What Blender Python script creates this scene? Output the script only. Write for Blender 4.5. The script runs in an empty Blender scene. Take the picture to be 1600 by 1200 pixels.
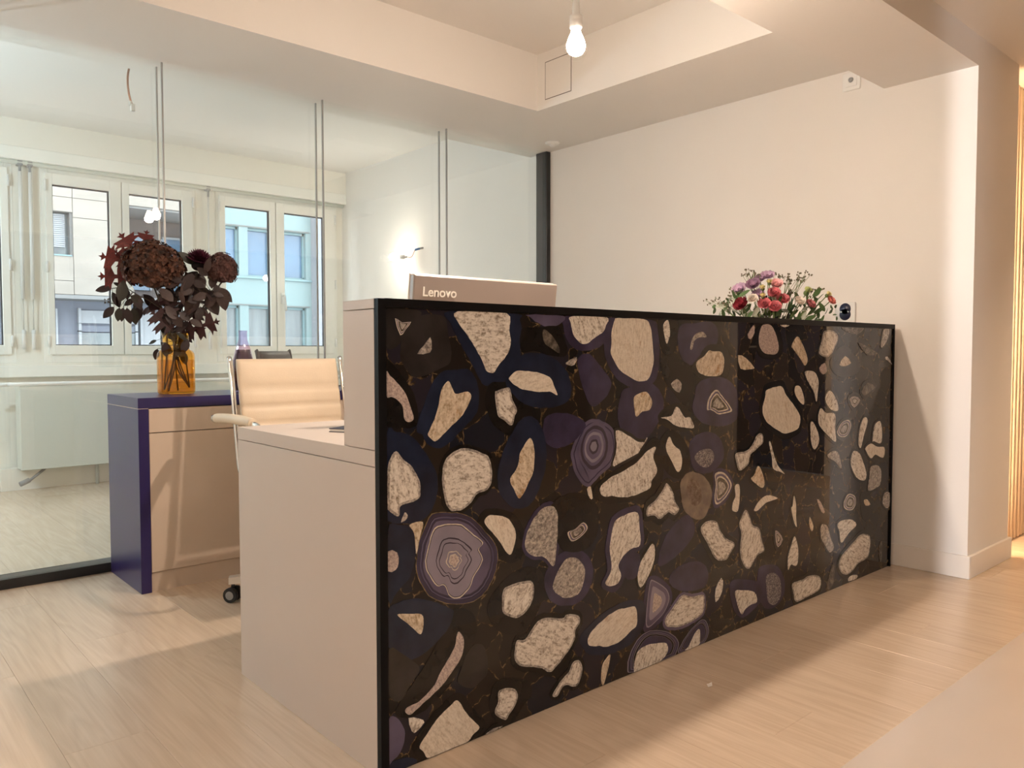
import bpy, bmesh, math, random
from mathutils import Vector, Matrix, Euler, noise

random.seed(7)
SC = bpy.context.scene
COL = SC.collection
PI = math.pi

# ------------------------------------------------------------------ camera
cd = bpy.data.cameras.new('camera')
cam = bpy.data.objects.new('camera', cd)
COL.objects.link(cam)
cd.sensor_width = 36.0
cd.lens = 1227.85 / 1600.0 * 36.0
cd.clip_start = 0.02
cd.clip_end = 200
RT, UP, FW = Vector((0.7494, -0.6621, -0.0010)), Vector((0.0280, 0.0302, 0.9992)), Vector((0.6615, 0.7488, -0.0412))
mw = Matrix((RT, UP, -FW)).transposed().to_4x4()
mw.translation = Vector((-0.9414, -1.5237, 0.9803))
cam.matrix_world = mw
SC.camera = cam

# ------------------------------------------------------------------ world, exposure
SC.view_settings.view_transform = 'Standard'
SC.view_settings.look = 'None'
SC.view_settings.gamma = 1.0
SC.view_settings.use_curve_mapping = False
SC.view_settings.exposure = 0.0
w = bpy.data.worlds.new('overcast_sky')
SC.world = w
w.use_nodes = True
bg = w.node_tree.nodes['Background']
bg.inputs[0].default_value = (0.84, 0.93, 1.0, 1)
bg.inputs[1].default_value = 7.5
SC.cycles.transparent_max_bounces = 32
SC.cycles.max_bounces = 10
SC.cycles.diffuse_bounces = 6


def lamp(name, kind, loc, power, color, size=0.05, target=None, **kw):
    l = bpy.data.lights.new(name, kind)
    l.energy = power
    l.color = color
    if kind == 'AREA':
        l.shape = 'RECTANGLE'
        l.size, l.size_y = size
    else:
        l.shadow_soft_size = size
    for k, v in kw.items():
        setattr(l, k, v)
    o = bpy.data.objects.new(name, l)
    COL.objects.link(o)
    o.location = loc
    if target is not None:
        o.rotation_euler = (Vector(target) - Vector(loc)).to_track_quat('-Z', 'Y').to_euler()
    return o


BULB_E = 2600.0          # hanging bulb over the desk
WALL_BULB_E = 450.0     # bare bulb on the wall of the glazed room
# unseen spot added for the pale strip on the right wall, trimmed by wall_left
lamp('wall_strip_spot', 'SPOT', (-4.25, -2.02, 1.6), 1000, (0.98, 0.95, 0.97), 0.02, (2.75, -0.3, 1.15), spot_size=0.5, spot_blend=0.4)
# assumed unseen light washing the flutes; unseen spot added to brighten the end wall
lamp('assumed_flute_light', 'AREA', (3.30, -0.262, 1.12), 22, (1.0, 0.63, 0.35), (0.012, 2.1), (5.0, -0.262, 1.12))  # narrow area light added out of sight behind the pillar edge
lamp('end_wall_fill', 'SPOT', (4.3, -1.5, 2.28), 100, (1.0, 0.74, 0.5), 0.05, (4.6, -1.5, 0), spot_size=2.4, spot_blend=0.5)
# unseen area lights added to fill the room from the camera side
lamp('room_fill', 'AREA', (-2.3, -0.95, 2.29), 16, (1.0, 0.86, 0.74), (0.2, 0.2), (-2.3, -0.95, 0))
lamp('room_fill', 'AREA', (-0.1, -2.5, 2.29), 29, (1.0, 0.83, 0.68), (0.25, 0.25), (-0.1, -2.5, 0))
# assumed second bulb of the glazed room, beyond the left edge of the picture
lamp('assumed_back_bulb', 'POINT', (-1.3, 3.5, 1.75), 78, (0.66, 0.86, 1.0), 0.03)
# daylight portals in the three windows
for px0, px1 in ((-1.0, 0.05), (0.35, 1.32), (1.62, 2.6)):
    p = lamp('window_portal', 'AREA', ((px0 + px1) / 2, 5.2, 1.61), 1, (1, 1, 1), (px1 - px0, 1.25), ((px0 + px1) / 2, 3, 1.61))
    p.data.cycles.is_portal = True


# ------------------------------------------------------------------ materials
MATS = {}


def nodes_of(m):
    m.use_nodes = True
    return m.node_tree, m.node_tree.nodes, m.node_tree.links


def lin(c):
    return (c[0], c[1], c[2], 1.0)


def mat(name, color, rough=0.5, metal=0.0, spec=0.5, var=0.0, scale=8.0, bump=0.0, bscale=60.0, coat=0.0, stretch=(1, 1, 1), coat_rough=0.03, emit=None, sss=0.0, detail=4.0):
    m = bpy.data.materials.new(name)
    nt, N, L = nodes_of(m)
    b = N['Principled BSDF']
    b.inputs['Base Color'].default_value = lin(color)
    b.inputs['Roughness'].default_value = rough
    b.inputs['Metallic'].default_value = metal
    b.inputs['Specular IOR Level'].default_value = spec
    b.inputs['Coat Weight'].default_value = coat
    b.inputs['Coat Roughness'].default_value = coat_rough
    b.inputs['Coat IOR'].default_value = 1.42
    if emit:
        b.inputs['Emission Color'].default_value = lin(emit[0])
        b.inputs['Emission Strength'].default_value = emit[1]
    tc = N.new('ShaderNodeTexCoord')
    mp = N.new('ShaderNodeMapping')
    mp.inputs['Scale'].default_value = stretch
    L.new(tc.outputs['Object'], mp.inputs['Vector'])
    if var > 0:
        nz = N.new('ShaderNodeTexNoise')
        nz.inputs['Scale'].default_value = scale
        nz.inputs['Detail'].default_value = detail
        L.new(mp.outputs[0], nz.inputs['Vector'])
        cr = N.new('ShaderNodeValToRGB')
        cr.color_ramp.elements[0].position = 0.3
        cr.color_ramp.elements[1].position = 0.7
        cr.color_ramp.elements[0].color = lin([max(0, c * (1 - var)) for c in color])
        cr.color_ramp.elements[1].color = lin([min(1, c * (1 + var)) for c in color])
        L.new(nz.outputs['Fac'], cr.inputs['Fac'])
        L.new(cr.outputs['Color'], b.inputs['Base Color'])
    if bump > 0:
        n2 = N.new('ShaderNodeTexNoise')
        n2.inputs['Scale'].default_value = bscale
        n2.inputs['Detail'].default_value = 3
        L.new(mp.outputs[0], n2.inputs['Vector'])
        bp = N.new('ShaderNodeBump')
        bp.inputs['Strength'].default_value = bump
        bp.inputs['Distance'].default_value = 0.01
        L.new(n2.outputs['Fac'], bp.inputs['Height'])
        L.new(bp.outputs['Normal'], b.inputs['Normal'])
    MATS[name] = m
    return m


def glass_mat(name, tint, f0=0.04, rough=0.0, diffuse=None):
    """thin clear sheet: a Schlick mix of see-through and mirror that is the same from both sides"""
    m = bpy.data.materials.new(name)
    nt, N, L = nodes_of(m)
    N.remove(N['Principled BSDF'])
    out = N['Material Output']
    lw = N.new('ShaderNodeLayerWeight')
    lw.inputs['Blend'].default_value = 0.5
    pw = N.new('ShaderNodeMath'); pw.operation = 'POWER'; pw.inputs[1].default_value = 5.0
    L.new(lw.outputs['Facing'], pw.inputs[0])
    ma = N.new('ShaderNodeMath'); ma.operation = 'MULTIPLY_ADD'
    ma.inputs[1].default_value = 1 - f0; ma.inputs[2].default_value = f0
    L.new(pw.outputs[0], ma.inputs[0])
    tr = N.new('ShaderNodeBsdfTransparent'); tr.inputs[0].default_value = lin(tint)
    gl = N.new('ShaderNodeBsdfGlossy'); gl.inputs['Roughness'].default_value = rough
    gl.inputs['Color'].default_value = (1, 1, 1, 1)
    src = tr.outputs[0]
    if diffuse:
        df = N.new('ShaderNodeBsdfDiffuse'); df.inputs[0].default_value = lin(diffuse[0])
        mx0 = N.new('ShaderNodeMixShader'); mx0.inputs[0].default_value = diffuse[1]
        L.new(tr.outputs[0], mx0.inputs[1]); L.new(df.outputs[0], mx0.inputs[2])
        src = mx0.outputs[0]
    mx = N.new('ShaderNodeMixShader')
    L.new(ma.outputs[0], mx.inputs[0]); L.new(src, mx.inputs[1]); L.new(gl.outputs[0], mx.inputs[2])
    L.new(mx.outputs[0], out.inputs['Surface'])
    MATS[name] = m
    return m


def floor_mat():
    m = bpy.data.materials.new('oak_vinyl')
    nt, N, L = nodes_of(m)
    b = N['Principled BSDF']
    b.inputs['Roughness'].default_value = 0.24
    b.inputs['Specular IOR Level'].default_value = 0.5
    tc = N.new('ShaderNodeTexCoord')
    oi = N.new('ShaderNodeObjectInfo')
    off = N.new('ShaderNodeVectorMath'); off.operation = 'SCALE'; off.inputs[0].default_value = (17.0, 31.0, 5.0)
    L.new(oi.outputs['Random'], off.inputs['Scale'])
    ad = N.new('ShaderNodeVectorMath'); ad.operation = 'ADD'
    L.new(tc.outputs['Object'], ad.inputs[0]); L.new(off.outputs[0], ad.inputs[1])
    # broad cathedral figure: distorted rings stretched along the plank
    mp = N.new('ShaderNodeMapping'); mp.inputs['Scale'].default_value = (7.0, 0.8, 1)
    L.new(ad.outputs[0], mp.inputs['Vector'])
    nz = N.new('ShaderNodeTexNoise'); nz.inputs['Scale'].default_value = 1.2; nz.inputs['Detail'].default_value = 2; nz.inputs['Distortion'].default_value = 0.4
    L.new(mp.outputs[0], nz.inputs['Vector'])
    mul = N.new('ShaderNodeMath'); mul.operation = 'MULTIPLY'; mul.inputs[1].default_value = 16.0
    L.new(nz.outputs['Fac'], mul.inputs[0])
    pp = N.new('ShaderNodeMath'); pp.operation = 'PINGPONG'; pp.inputs[1].default_value = 1.0
    L.new(mul.outputs[0], pp.inputs[0])
    # fine pores
    mp2 = N.new('ShaderNodeMapping'); mp2.inputs['Scale'].default_value = (110, 3.5, 1)
    L.new(ad.outputs[0], mp2.inputs['Vector'])
    n2 = N.new('ShaderNodeTexNoise'); n2.inputs['Scale'].default_value = 1.0; n2.inputs['Detail'].default_value = 4
    L.new(mp2.outputs[0], n2.inputs['Vector'])
    mixv = N.new('ShaderNodeMath'); mixv.operation = 'MULTIPLY_ADD'; mixv.inputs[1].default_value = 0.35
    L.new(pp.outputs[0], mixv.inputs[0]); L.new(n2.outputs['Fac'], mixv.inputs[2])
    cr = N.new('ShaderNodeValToRGB')
    cr.color_ramp.elements[0].position = 0.35; cr.color_ramp.elements[0].color = (0.565, 0.445, 0.335, 1)
    cr.color_ramp.elements[1].position = 0.95; cr.color_ramp.elements[1].color = (0.65, 0.525, 0.405, 1)
    L.new(mixv.outputs[0], cr.inputs['Fac'])
    hsv = N.new('ShaderNodeHueSaturation')
    rm = N.new('ShaderNodeMapRange'); rm.inputs['To Min'].default_value = 0.975; rm.inputs['To Max'].default_value = 1.03
    L.new(oi.outputs['Random'], rm.inputs['Value']); L.new(rm.outputs[0], hsv.inputs['Value'])
    L.new(cr.outputs['Color'], hsv.inputs['Color'])
    L.new(hsv.outputs['Color'], b.inputs['Base Color'])
    bp = N.new('ShaderNodeBump'); bp.inputs['Strength'].default_value = 0.05; bp.inputs['Distance'].default_value = 0.002
    L.new(n2.outputs['Fac'], bp.inputs['Height']); L.new(bp.outputs['Normal'], b.inputs['Normal'])
    MATS['oak_vinyl'] = m
    return m


def crystal_mat(name, dark, mid, pale, sx=90.0, sz=28.0, speck=0.35, speck_col=(0.16, 0.10, 0.06), fine=220.0, coat=1.0, specks=22.0):
    """polished crystal: streaks turned a random way on every slice, with brown inclusions"""
    m = bpy.data.materials.new(name)
    nt, N, L = nodes_of(m)
    b = N['Principled BSDF']
    b.inputs['Roughness'].default_value = 0.5
    b.inputs['Specular IOR Level'].default_value = 0.05
    b.inputs['Coat IOR'].default_value = 1.42
    b.inputs['Coat Weight'].default_value = coat
    b.inputs['Coat Roughness'].default_value = 0.015
    tc = N.new('ShaderNodeTexCoord'); oi = N.new('ShaderNodeObjectInfo')
    vr = N.new('ShaderNodeVectorRotate'); vr.rotation_type = 'Y_AXIS'
    am = N.new('ShaderNodeMath'); am.operation = 'MULTIPLY'; am.inputs[1].default_value = 6.28
    L.new(oi.outputs['Random'], am.inputs[0]); L.new(am.outputs[0], vr.inputs['Angle'])
    L.new(tc.outputs['Object'], vr.inputs['Vector'])
    mp = N.new('ShaderNodeMapping'); mp.inputs['Scale'].default_value = (sx, 1, sz)
    L.new(vr.outputs[0], mp.inputs['Vector'])
    nz = N.new('ShaderNodeTexNoise'); nz.inputs['Scale'].default_value = 1.0; nz.inputs['Detail'].default_value = 5; nz.inputs['Distortion'].default_value = 0.6
    L.new(mp.outputs[0], nz.inputs['Vector'])
    n2 = N.new('ShaderNodeTexNoise'); n2.inputs['Scale'].default_value = fine; n2.inputs['Detail'].default_value = 2
    L.new(tc.outputs['Object'], n2.inputs['Vector'])
    mx = N.new('ShaderNodeMix'); mx.data_type = 'FLOAT'; mx.inputs['Factor'].default_value = 0.35
    L.new(nz.outputs['Fac'], mx.inputs[2]); L.new(n2.outputs['Fac'], mx.inputs[3])
    cr = N.new('ShaderNodeValToRGB')
    e = cr.color_ramp.elements
    e[0].position = 0.36; e[0].color = lin(dark)
    e[1].position = 0.66; e[1].color = lin(pale)
    k = e.new(0.5); k.color = lin(mid)
    L.new(mx.outputs[0], cr.inputs['Fac'])
    n3 = N.new('ShaderNodeTexNoise'); n3.inputs['Scale'].default_value = specks; n3.inputs['Detail'].default_value = 6; n3.inputs['Roughness'].default_value = 0.7
    L.new(vr.outputs[0], n3.inputs['Vector'])
    c3 = N.new('ShaderNodeValToRGB')
    c3.color_ramp.elements[0].position = 0.56; c3.color_ramp.elements[0].color = (0, 0, 0, 1)
    c3.color_ramp.elements[1].position = 0.70; c3.color_ramp.elements[1].color = (speck, speck, speck, 1)
    L.new(n3.outputs['Fac'], c3.inputs['Fac'])
    m2 = N.new('ShaderNodeMix'); m2.data_type = 'RGBA'
    L.new(c3.outputs['Color'], m2.inputs['Factor'])
    L.new(cr.outputs['Color'], m2.inputs[6]); m2.inputs[7].default_value = lin(speck_col)
    L.new(m2.outputs[2], b.inputs['Base Color'])
    MATS[name] = m
    return m


def matrix_mat():
    """ground of the stone panel: small dark chips with broken ochre seams"""
    m = bpy.data.materials.new('agate_ground')
    nt, N, L = nodes_of(m)
    b = N['Principled BSDF']
    b.inputs['Roughness'].default_value = 0.5
    b.inputs['Specular IOR Level'].default_value = 0.05
    b.inputs['Coat IOR'].default_value = 1.42
    b.inputs['Coat Weight'].default_value = 1.0
    b.inputs['Coat Roughness'].default_value = 0.015
    tc = N.new('ShaderNodeTexCoord')
    dn = N.new('ShaderNodeTexNoise'); dn.inputs['Scale'].default_value = 9; dn.inputs['Detail'].default_value = 3
    L.new(tc.outputs['Object'], dn.inputs['Vector'])
    sc = N.new('ShaderNodeVectorMath'); sc.operation = 'SCALE'; sc.inputs['Scale'].default_value = 0.14
    L.new(dn.outputs['Color'], sc.inputs[0])
    ad = N.new('ShaderNodeVectorMath'); ad.operation = 'ADD'
    L.new(tc.outputs['Object'], ad.inputs[0]); L.new(sc.outputs[0], ad.inputs[1])
    fl = N.new('ShaderNodeVectorMath'); fl.operation = 'MULTIPLY'; fl.inputs[1].default_value = (1, 0, 1)
    L.new(ad.outputs[0], fl.inputs[0])
    v = N.new('ShaderNodeTexVoronoi'); v.inputs['Scale'].default_value = 11
    L.new(fl.outputs[0], v.inputs['Vector'])
    sp = N.new('ShaderNodeSeparateColor'); L.new(v.outputs['Color'], sp.inputs[0])
    cr = N.new('ShaderNodeValToRGB'); cr.color_ramp.interpolation = 'CONSTANT'
    e = cr.color_ramp.elements
    e[0].position = 0; e[0].color = (0.013, 0.0105, 0.009, 1)
    e[1].position = 0.3; e[1].color = (0.009, 0.011, 0.019, 1)
    for p, c in ((0.5, (0.022, 0.017, 0.013, 1)), (0.7, (0.018, 0.016, 0.025, 1)), (0.86, (0.007, 0.0065, 0.0065, 1))):
        k = e.new(p); k.color = c
    L.new(sp.outputs[0], cr.inputs['Fac'])
    ve = N.new('ShaderNodeTexVoronoi'); ve.feature = 'DISTANCE_TO_EDGE'; ve.inputs['Scale'].default_value = 11
    L.new(fl.outputs[0], ve.inputs['Vector'])
    n2 = N.new('ShaderNodeTexNoise'); n2.inputs['Scale'].default_value = 48; n2.inputs['Detail'].default_value = 6; n2.inputs['Roughness'].default_value = 0.7
    L.new(tc.outputs['Object'], n2.inputs['Vector'])
    mr = N.new('ShaderNodeMapRange'); mr.inputs['From Min'].default_value = 0.44; mr.inputs['From Max'].default_value = 0.72
    mr.inputs['To Min'].default_value = 0.0; mr.inputs['To Max'].default_value = 0.055
    L.new(n2.outputs['Fac'], mr.inputs['Value'])
    lt = N.new('ShaderNodeMath'); lt.operation = 'LESS_THAN'
    L.new(ve.outputs['Distance'], lt.inputs[0]); L.new(mr.outputs[0], lt.inputs[1])
    n3 = N.new('ShaderNodeTexNoise'); n3.inputs['Scale'].default_value = 60; n3.inputs['Detail'].default_value = 4
    L.new(tc.outputs['Object'], n3.inputs['Vector'])
    c3 = N.new('ShaderNodeValToRGB')
    c3.color_ramp.elements[0].position = 0.4; c3.color_ramp.elements[0].color = (0.035, 0.022, 0.010, 1)
    c3.color_ramp.elements[1].position = 0.72; c3.color_ramp.elements[1].color = (0.26, 0.175, 0.085, 1)
    L.new(n3.outputs['Fac'], c3.inputs['Fac'])
    mx = N.new('ShaderNodeMix'); mx.data_type = 'RGBA'
    L.new(lt.outputs[0], mx.inputs['Factor']); L.new(cr.outputs['Color'], mx.inputs[6]); L.new(c3.outputs['Color'], mx.inputs[7])
    L.new(mx.outputs[2], b.inputs['Base Color'])
    MATS['agate_ground'] = m
    return m


M = MATS
mat('wall_paint', (0.80, 0.765, 0.72), 0.7, spec=0.25, var=0.012, scale=2.0, bump=0.03, bscale=140)
mat('wall_umber', (0.13, 0.105, 0.09), 0.7, spec=0.25, var=0.05, scale=2.0)
mat('ceiling_paint', (0.80, 0.77, 0.73), 0.6, spec=0.3, var=0.01, scale=2.0)
mat('back_wall_paint', (0.86, 0.83, 0.75), 0.6, spec=0.3, var=0.012, scale=2.0)
mat('skirting_white', (0.82, 0.77, 0.71), 0.4, spec=0.4, var=0.01)
floor_mat()
mat('subfloor', (0.16, 0.12, 0.09), 0.9)
mat('laminate_beige', (0.62, 0.535, 0.48), 0.42, spec=0.4, var=0.012, scale=3)
mat('laminate_cream', (0.63, 0.52, 0.42), 0.6, spec=0.2, var=0.012, scale=3)
mat('laminate_navy', (0.028, 0.020, 0.105), 0.32, spec=0.5, var=0.05, scale=4)
mat('joint_shadow', (0.10, 0.08, 0.07), 0.8)
mat('black_frame', (0.005, 0.005, 0.006), 0.45, spec=0.15, var=0.1)
mat('black_profile', (0.012, 0.012, 0.013), 0.35, spec=0.5, var=0.1)
glass_mat('partition_glass', (0.990, 0.996, 0.990), 0.042)
glass_mat('window_glass', (0.985, 0.99, 0.99), 0.045)
glass_mat('amber_glass', (0.97, 0.66, 0.22), 0.05)
glass_mat('vase_water', (0.93, 0.80, 0.62), 0.02)
glass_mat('purple_glass', (0.80, 0.70, 0.83), 0.07)
glass_mat('carafe_water', (0.34, 0.26, 0.30), 0.03)
glass_mat('plastic_sheet', (0.97, 0.95, 0.93), 0.04, rough=0.25, diffuse=((0.94, 0.90, 0.86), 0.44))
mat('glass_seal', (0.34, 0.34, 0.33), 0.3, spec=0.5)
mat('window_frame_paint', (0.89, 0.875, 0.815), 0.35, spec=0.5, var=0.015, scale=5)
mat('gasket', (0.03, 0.03, 0.035), 0.6)
mat('white_plastic', (0.82, 0.81, 0.78), 0.35, var=0.01)
mat('white_enamel', (0.64, 0.66, 0.60), 0.3, var=0.01)
mat('dark_gap', (0.05, 0.05, 0.045), 0.8)
mat('chrome', (0.80, 0.79, 0.77), 0.08, metal=1.0, var=0.02)
mat('aluminium', (0.72, 0.70, 0.66), 0.3, metal=0.6, var=0.03)
mat('cream_leather', (0.80, 0.67, 0.51), 0.45, spec=0.4, var=0.03, scale=12, bump=0.12, bscale=260)
mat('black_leather', (0.022, 0.022, 0.023), 0.45, spec=0.4, var=0.1, bump=0.1, bscale=200)
mat('black_rubber', (0.012, 0.012, 0.013), 0.5, var=0.1)
mat('grey_plastic', (0.30, 0.30, 0.30), 0.5)
mat('monitor_grey', (0.36, 0.31, 0.28), 0.42, metal=0.25, var=0.015)
mat('monitor_edge', (0.75, 0.68, 0.60), 0.35, metal=0.2)
mat('letter_silver', (0.93, 0.90, 0.84), 0.35)
mat('screen_black', (0.01, 0.01, 0.012), 0.15)
mat('navy_cover', (0.016, 0.018, 0.05), 0.5, var=0.1)
mat('paper', (0.82, 0.79, 0.74), 0.8)
mat('copper_sheath', (0.42, 0.20, 0.12), 0.5, var=0.15)
mat('wire_blue', (0.02, 0.16, 0.42), 0.45)
mat('socket_blue', (0.008, 0.012, 0.045), 0.3, var=0.2)
mat('bulb_lit', (1, 1, 1), 0.5, emit=((1.0, 0.80, 0.64), BULB_E))
mat('bulb_glow', (1, 1, 1), 0.5, emit=((1.0, 0.80, 0.64), 60.0))
mat('wall_bulb_lit', (1, 1, 1), 0.5, emit=((1.0, 0.95, 0.84), WALL_BULB_E))
mat('fluted_panel', (0.80, 0.66, 0.50), 0.55, var=0.02)
mat('door_navy', (0.008, 0.010, 0.026), 0.5, var=0.1)
# agate
crystal_mat('crystal_cream', (0.30, 0.25, 0.195), (0.74, 0.69, 0.62), (0.90, 0.86, 0.79), sx=110.0, sz=40.0, speck=0.75)
crystal_mat('crystal_white', (0.58, 0.51, 0.42), (0.76, 0.69, 0.59), (0.87, 0.81, 0.71), sx=40, sz=160, speck=0.5, speck_col=(0.36, 0.20, 0.08))
crystal_mat('crystal_grey', (0.14, 0.125, 0.12), (0.37, 0.335, 0.305), (0.66, 0.60, 0.53), sx=100, sz=70, speck=0.3)
crystal_mat('crystal_ochre', (0.36, 0.27, 0.17), (0.64, 0.54, 0.41), (0.84, 0.75, 0.62), sx=90, sz=40, speck=1.0, speck_col=(0.42, 0.19, 0.03), specks=16.0)
crystal_mat('crystal_mauve', (0.30, 0.24, 0.23), (0.50, 0.41, 0.38), (0.68, 0.58, 0.52), sx=200, sz=160, speck=0.2)
crystal_mat('crystal_sparkle', (0.05, 0.045, 0.06), (0.17, 0.155, 0.17), (0.48, 0.43, 0.42), sx=170, sz=150, speck=0.1)
crystal_mat('crystal_brown', (0.085, 0.055, 0.038), (0.16, 0.115, 0.085), (0.26, 0.20, 0.155), sx=60, sz=60, speck=0.6, speck_col=(0.05, 0.03, 0.02))
crystal_mat('crystal_dim', (0.045, 0.038, 0.033), (0.10, 0.085, 0.07), (0.22, 0.185, 0.15), sx=60, sz=40, speck=0.2)
AG = dict(rough=0.5, spec=0.05, coat=1.0, coat_rough=0.015)
mat('agate_navy', (0.012, 0.018, 0.041), var=0.4, scale=14, **AG)
mat('agate_black', (0.0075, 0.0066, 0.0062), var=0.5, scale=14, **AG)
mat('agate_umber', (0.024, 0.0215, 0.021), var=0.4, scale=12, **AG)
mat('agate_violet', (0.040, 0.033, 0.072), var=0.4, scale=12, **AG)
mat('agate_lilac', (0.120, 0.100, 0.170), var=0.3, scale=10, **AG)
mat('agate_lavender', (0.27, 0.24, 0.31), var=0.16, scale=9, **AG)
mat('agate_rim', (0.58, 0.52, 0.45), var=0.3, scale=60, **AG)
mat('agate_rim_dull', (0.19, 0.135, 0.07), var=0.95, scale=50, **AG)
mat('agate_line_dark', (0.045, 0.035, 0.055), var=0.2, **AG)
mat('agate_earth', (0.20, 0.155, 0.12), var=0.35, scale=26, **AG)
matrix_mat()


# ------------------------------------------------------------------ mesh helpers
def new_bm():
    return bmesh.new()


def box(bm, x0, x1, y0, y1, z0, z1, mi=0, bev=0.0):
    v = [bm.verts.new(p) for p in ((x0, y0, z0), (x1, y0, z0), (x1, y1, z0), (x0, y1, z0), (x0, y0, z1), (x1, y0, z1), (x1, y1, z1), (x0, y1, z1))]
    fs = [bm.faces.new([v[i] for i in q]) for q in ((0, 3, 2, 1), (4, 5, 6, 7), (0, 1, 5, 4), (1, 2, 6, 5), (2, 3, 7, 6), (3, 0, 4, 7))]
    for f in fs:
        f.material_index = mi
    if bev > 0:
        ed = list({e for f in fs for e in f.edges})
        bmesh.ops.bevel(bm, geom=ed, offset=bev, segments=1, affect='EDGES', profile=0.5)
    return fs


def catmull(pts, n=6, closed=False):
    P = [Vector(p) for p in pts]
    out = []
    m = len(P)
    rng = range(m) if closed else range(m - 1)
    for i in rng:
        if closed:
            a, b, c, d = P[i - 1], P[i], P[(i + 1) % m], P[(i + 2) % m]
        else:
            a, b, c, d = P[max(i - 1, 0)], P[i], P[i + 1], P[min(i + 2, m - 1)]
        for k in range(n):
            t = k / n
            out.append(0.5 * ((2 * b) + (c - a) * t + (2 * a - 5 * b + 4 * c - d) * t * t + (3 * b - a - 3 * c + d) * t ** 3))
    if not closed:
        out.append(P[-1])
    return out


def tube(bm, pts, r, seg=8, mi=0, smooth=True, flat=1.0, cap=True):
    """round bar along a polyline; r may be one radius or one per point"""
    P = [Vector(p) for p in pts]
    n = len(P)
    R = r if isinstance(r, (list, tuple)) else [r] * n
    rings = []
    ref = None
    for i in range(n):
        t = (P[min(i + 1, n - 1)] - P[max(i - 1, 0)]).normalized()
        if ref is None:
            ref = t.orthogonal().normalized()
        ref = (ref - t * ref.dot(t))
        ref = ref.normalized() if ref.length > 1e-6 else t.orthogonal().normalized()
        bi = t.cross(ref)
        rings.append([bm.verts.new(P[i] + (ref * math.cos(2 * PI * k / seg) + bi * flat * math.sin(2 * PI * k / seg)) * R[i]) for k in range(seg)])
    for i in range(n - 1):
        for k in range(seg):
            f = bm.faces.new((rings[i][k], rings[i][(k + 1) % seg], rings[i + 1][(k + 1) % seg], rings[i + 1][k]))
            f.smooth = smooth; f.material_index = mi
    if cap:
        for rg in (rings[0][::-1], rings[-1]):
            f = bm.faces.new(rg); f.material_index = mi


def lathe(bm, prof, c=(0, 0, 0), seg=32, mi=0, axis='Z', smooth=True):
    """profile [(radius, height)] spun about an axis through c"""
    c = Vector(c)
    rings = []
    for r, h in prof:
        ring = []
        if r < 1e-6:
            p = {'Z': Vector((0, 0, h)), 'X': Vector((h, 0, 0)), 'Y': Vector((0, h, 0))}[axis]
            ring = [bm.verts.new(c + p)]
        else:
            for k in range(seg):
                a = 2 * PI * k / seg
                u, v = r * math.cos(a), r * math.sin(a)
                p = {'Z': Vector((u, v, h)), 'X': Vector((h, u, v)), 'Y': Vector((v, h, u))}[axis]
                ring.append(bm.verts.new(c + p))
        rings.append(ring)
    for a, b in zip(rings, rings[1:]):
        for k in range(seg):
            if len(a) == 1 and len(b) == 1:
                continue
            if len(a) == 1:
                f = bm.faces.new((a[0], b[(k + 1) % seg], b[k]))
            elif len(b) == 1:
                f = bm.faces.new((a[k], a[(k + 1) % seg], b[0]))
            else:
                f = bm.faces.new((a[k], a[(k + 1) % seg], b[(k + 1) % seg], b[k]))
            f.smooth = smooth; f.material_index = mi


def sphere(bm, c, r, seg=16, rings=10, mi=0, sc=(1, 1, 1)):
    mtx = Matrix.Translation(Vector(c)) @ Matrix.Diagonal((r * sc[0], r * sc[1], r * sc[2], 1))
    g = bmesh.ops.create_uvsphere(bm, u_segments=seg, v_segments=rings, radius=1.0, matrix=mtx)
    for v in g['verts']:
        for f in v.link_faces:
            f.smooth = True; f.material_index = mi


def prism(bm, pts, z0, z1, mi=0, axis='Z'):
    """extruded outline: pts in the plane across the axis"""
    def P(p, h):
        return {'Z': (p[0], p[1], h), 'Y': (p[0], h, p[1]), 'X': (h, p[0], p[1])}[axis]
    a = [bm.verts.new(P(p, z0)) for p in pts]
    b = [bm.verts.new(P(p, z1)) for p in pts]
    n = len(pts)
    fs = [bm.faces.new(a[::-1]), bm.faces.new(b)]
    for i in range(n):
        fs.append(bm.faces.new((a[i], a[(i + 1) % n], b[(i + 1) % n], b[i])))
    for f in fs:
        f.material_index = mi
    return fs


def to_mesh(name, bm, mats):
    bmesh.ops.recalc_face_normals(bm, faces=bm.faces)
    me = bpy.data.meshes.new(name)
    bm.to_mesh(me); bm.free()
    for m in (mats if isinstance(mats, (list, tuple)) else [mats]):
        me.materials.append(M[m] if isinstance(m, str) else m)
    return me


def world_loc(o):
    return Vector(o.get('_at', (0, 0, 0)))


def part(name, bm, mats, parent=None, label=None, kind=None):
    """one mesh object, drawn in world coordinates and hung under its parent"""
    me = bm if isinstance(bm, bpy.types.Mesh) else to_mesh(name, bm, mats)
    o = bpy.data.objects.new(name, me)
    COL.objects.link(o)
    if parent is not None:
        o.parent = parent
        if parent.parent is None and parent.type == 'EMPTY':
            o.matrix_parent_inverse = Matrix.Translation(-Vector(parent.location))
    if label:
        o['label'] = label
    if kind:
        o['kind'] = kind
    return o


def tag(o, label, cat, group=None, kind=None):
    o['label'] = label; o['category'] = cat
    if group:
        o['group'] = group
    if kind:
        o['kind'] = kind
    return o


def thing(name, label, cat, loc=(0, 0, 0), group=None):
    o = bpy.data.objects.new(name, None)
    o.empty_display_size = 0.1
    COL.objects.link(o)
    o.location = loc
    return tag(o, label, cat, group)


def struct(name, bm, mats, parent=None):
    o = part(name, bm, mats, parent)
    o['kind'] = 'structure'
    return o


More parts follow.
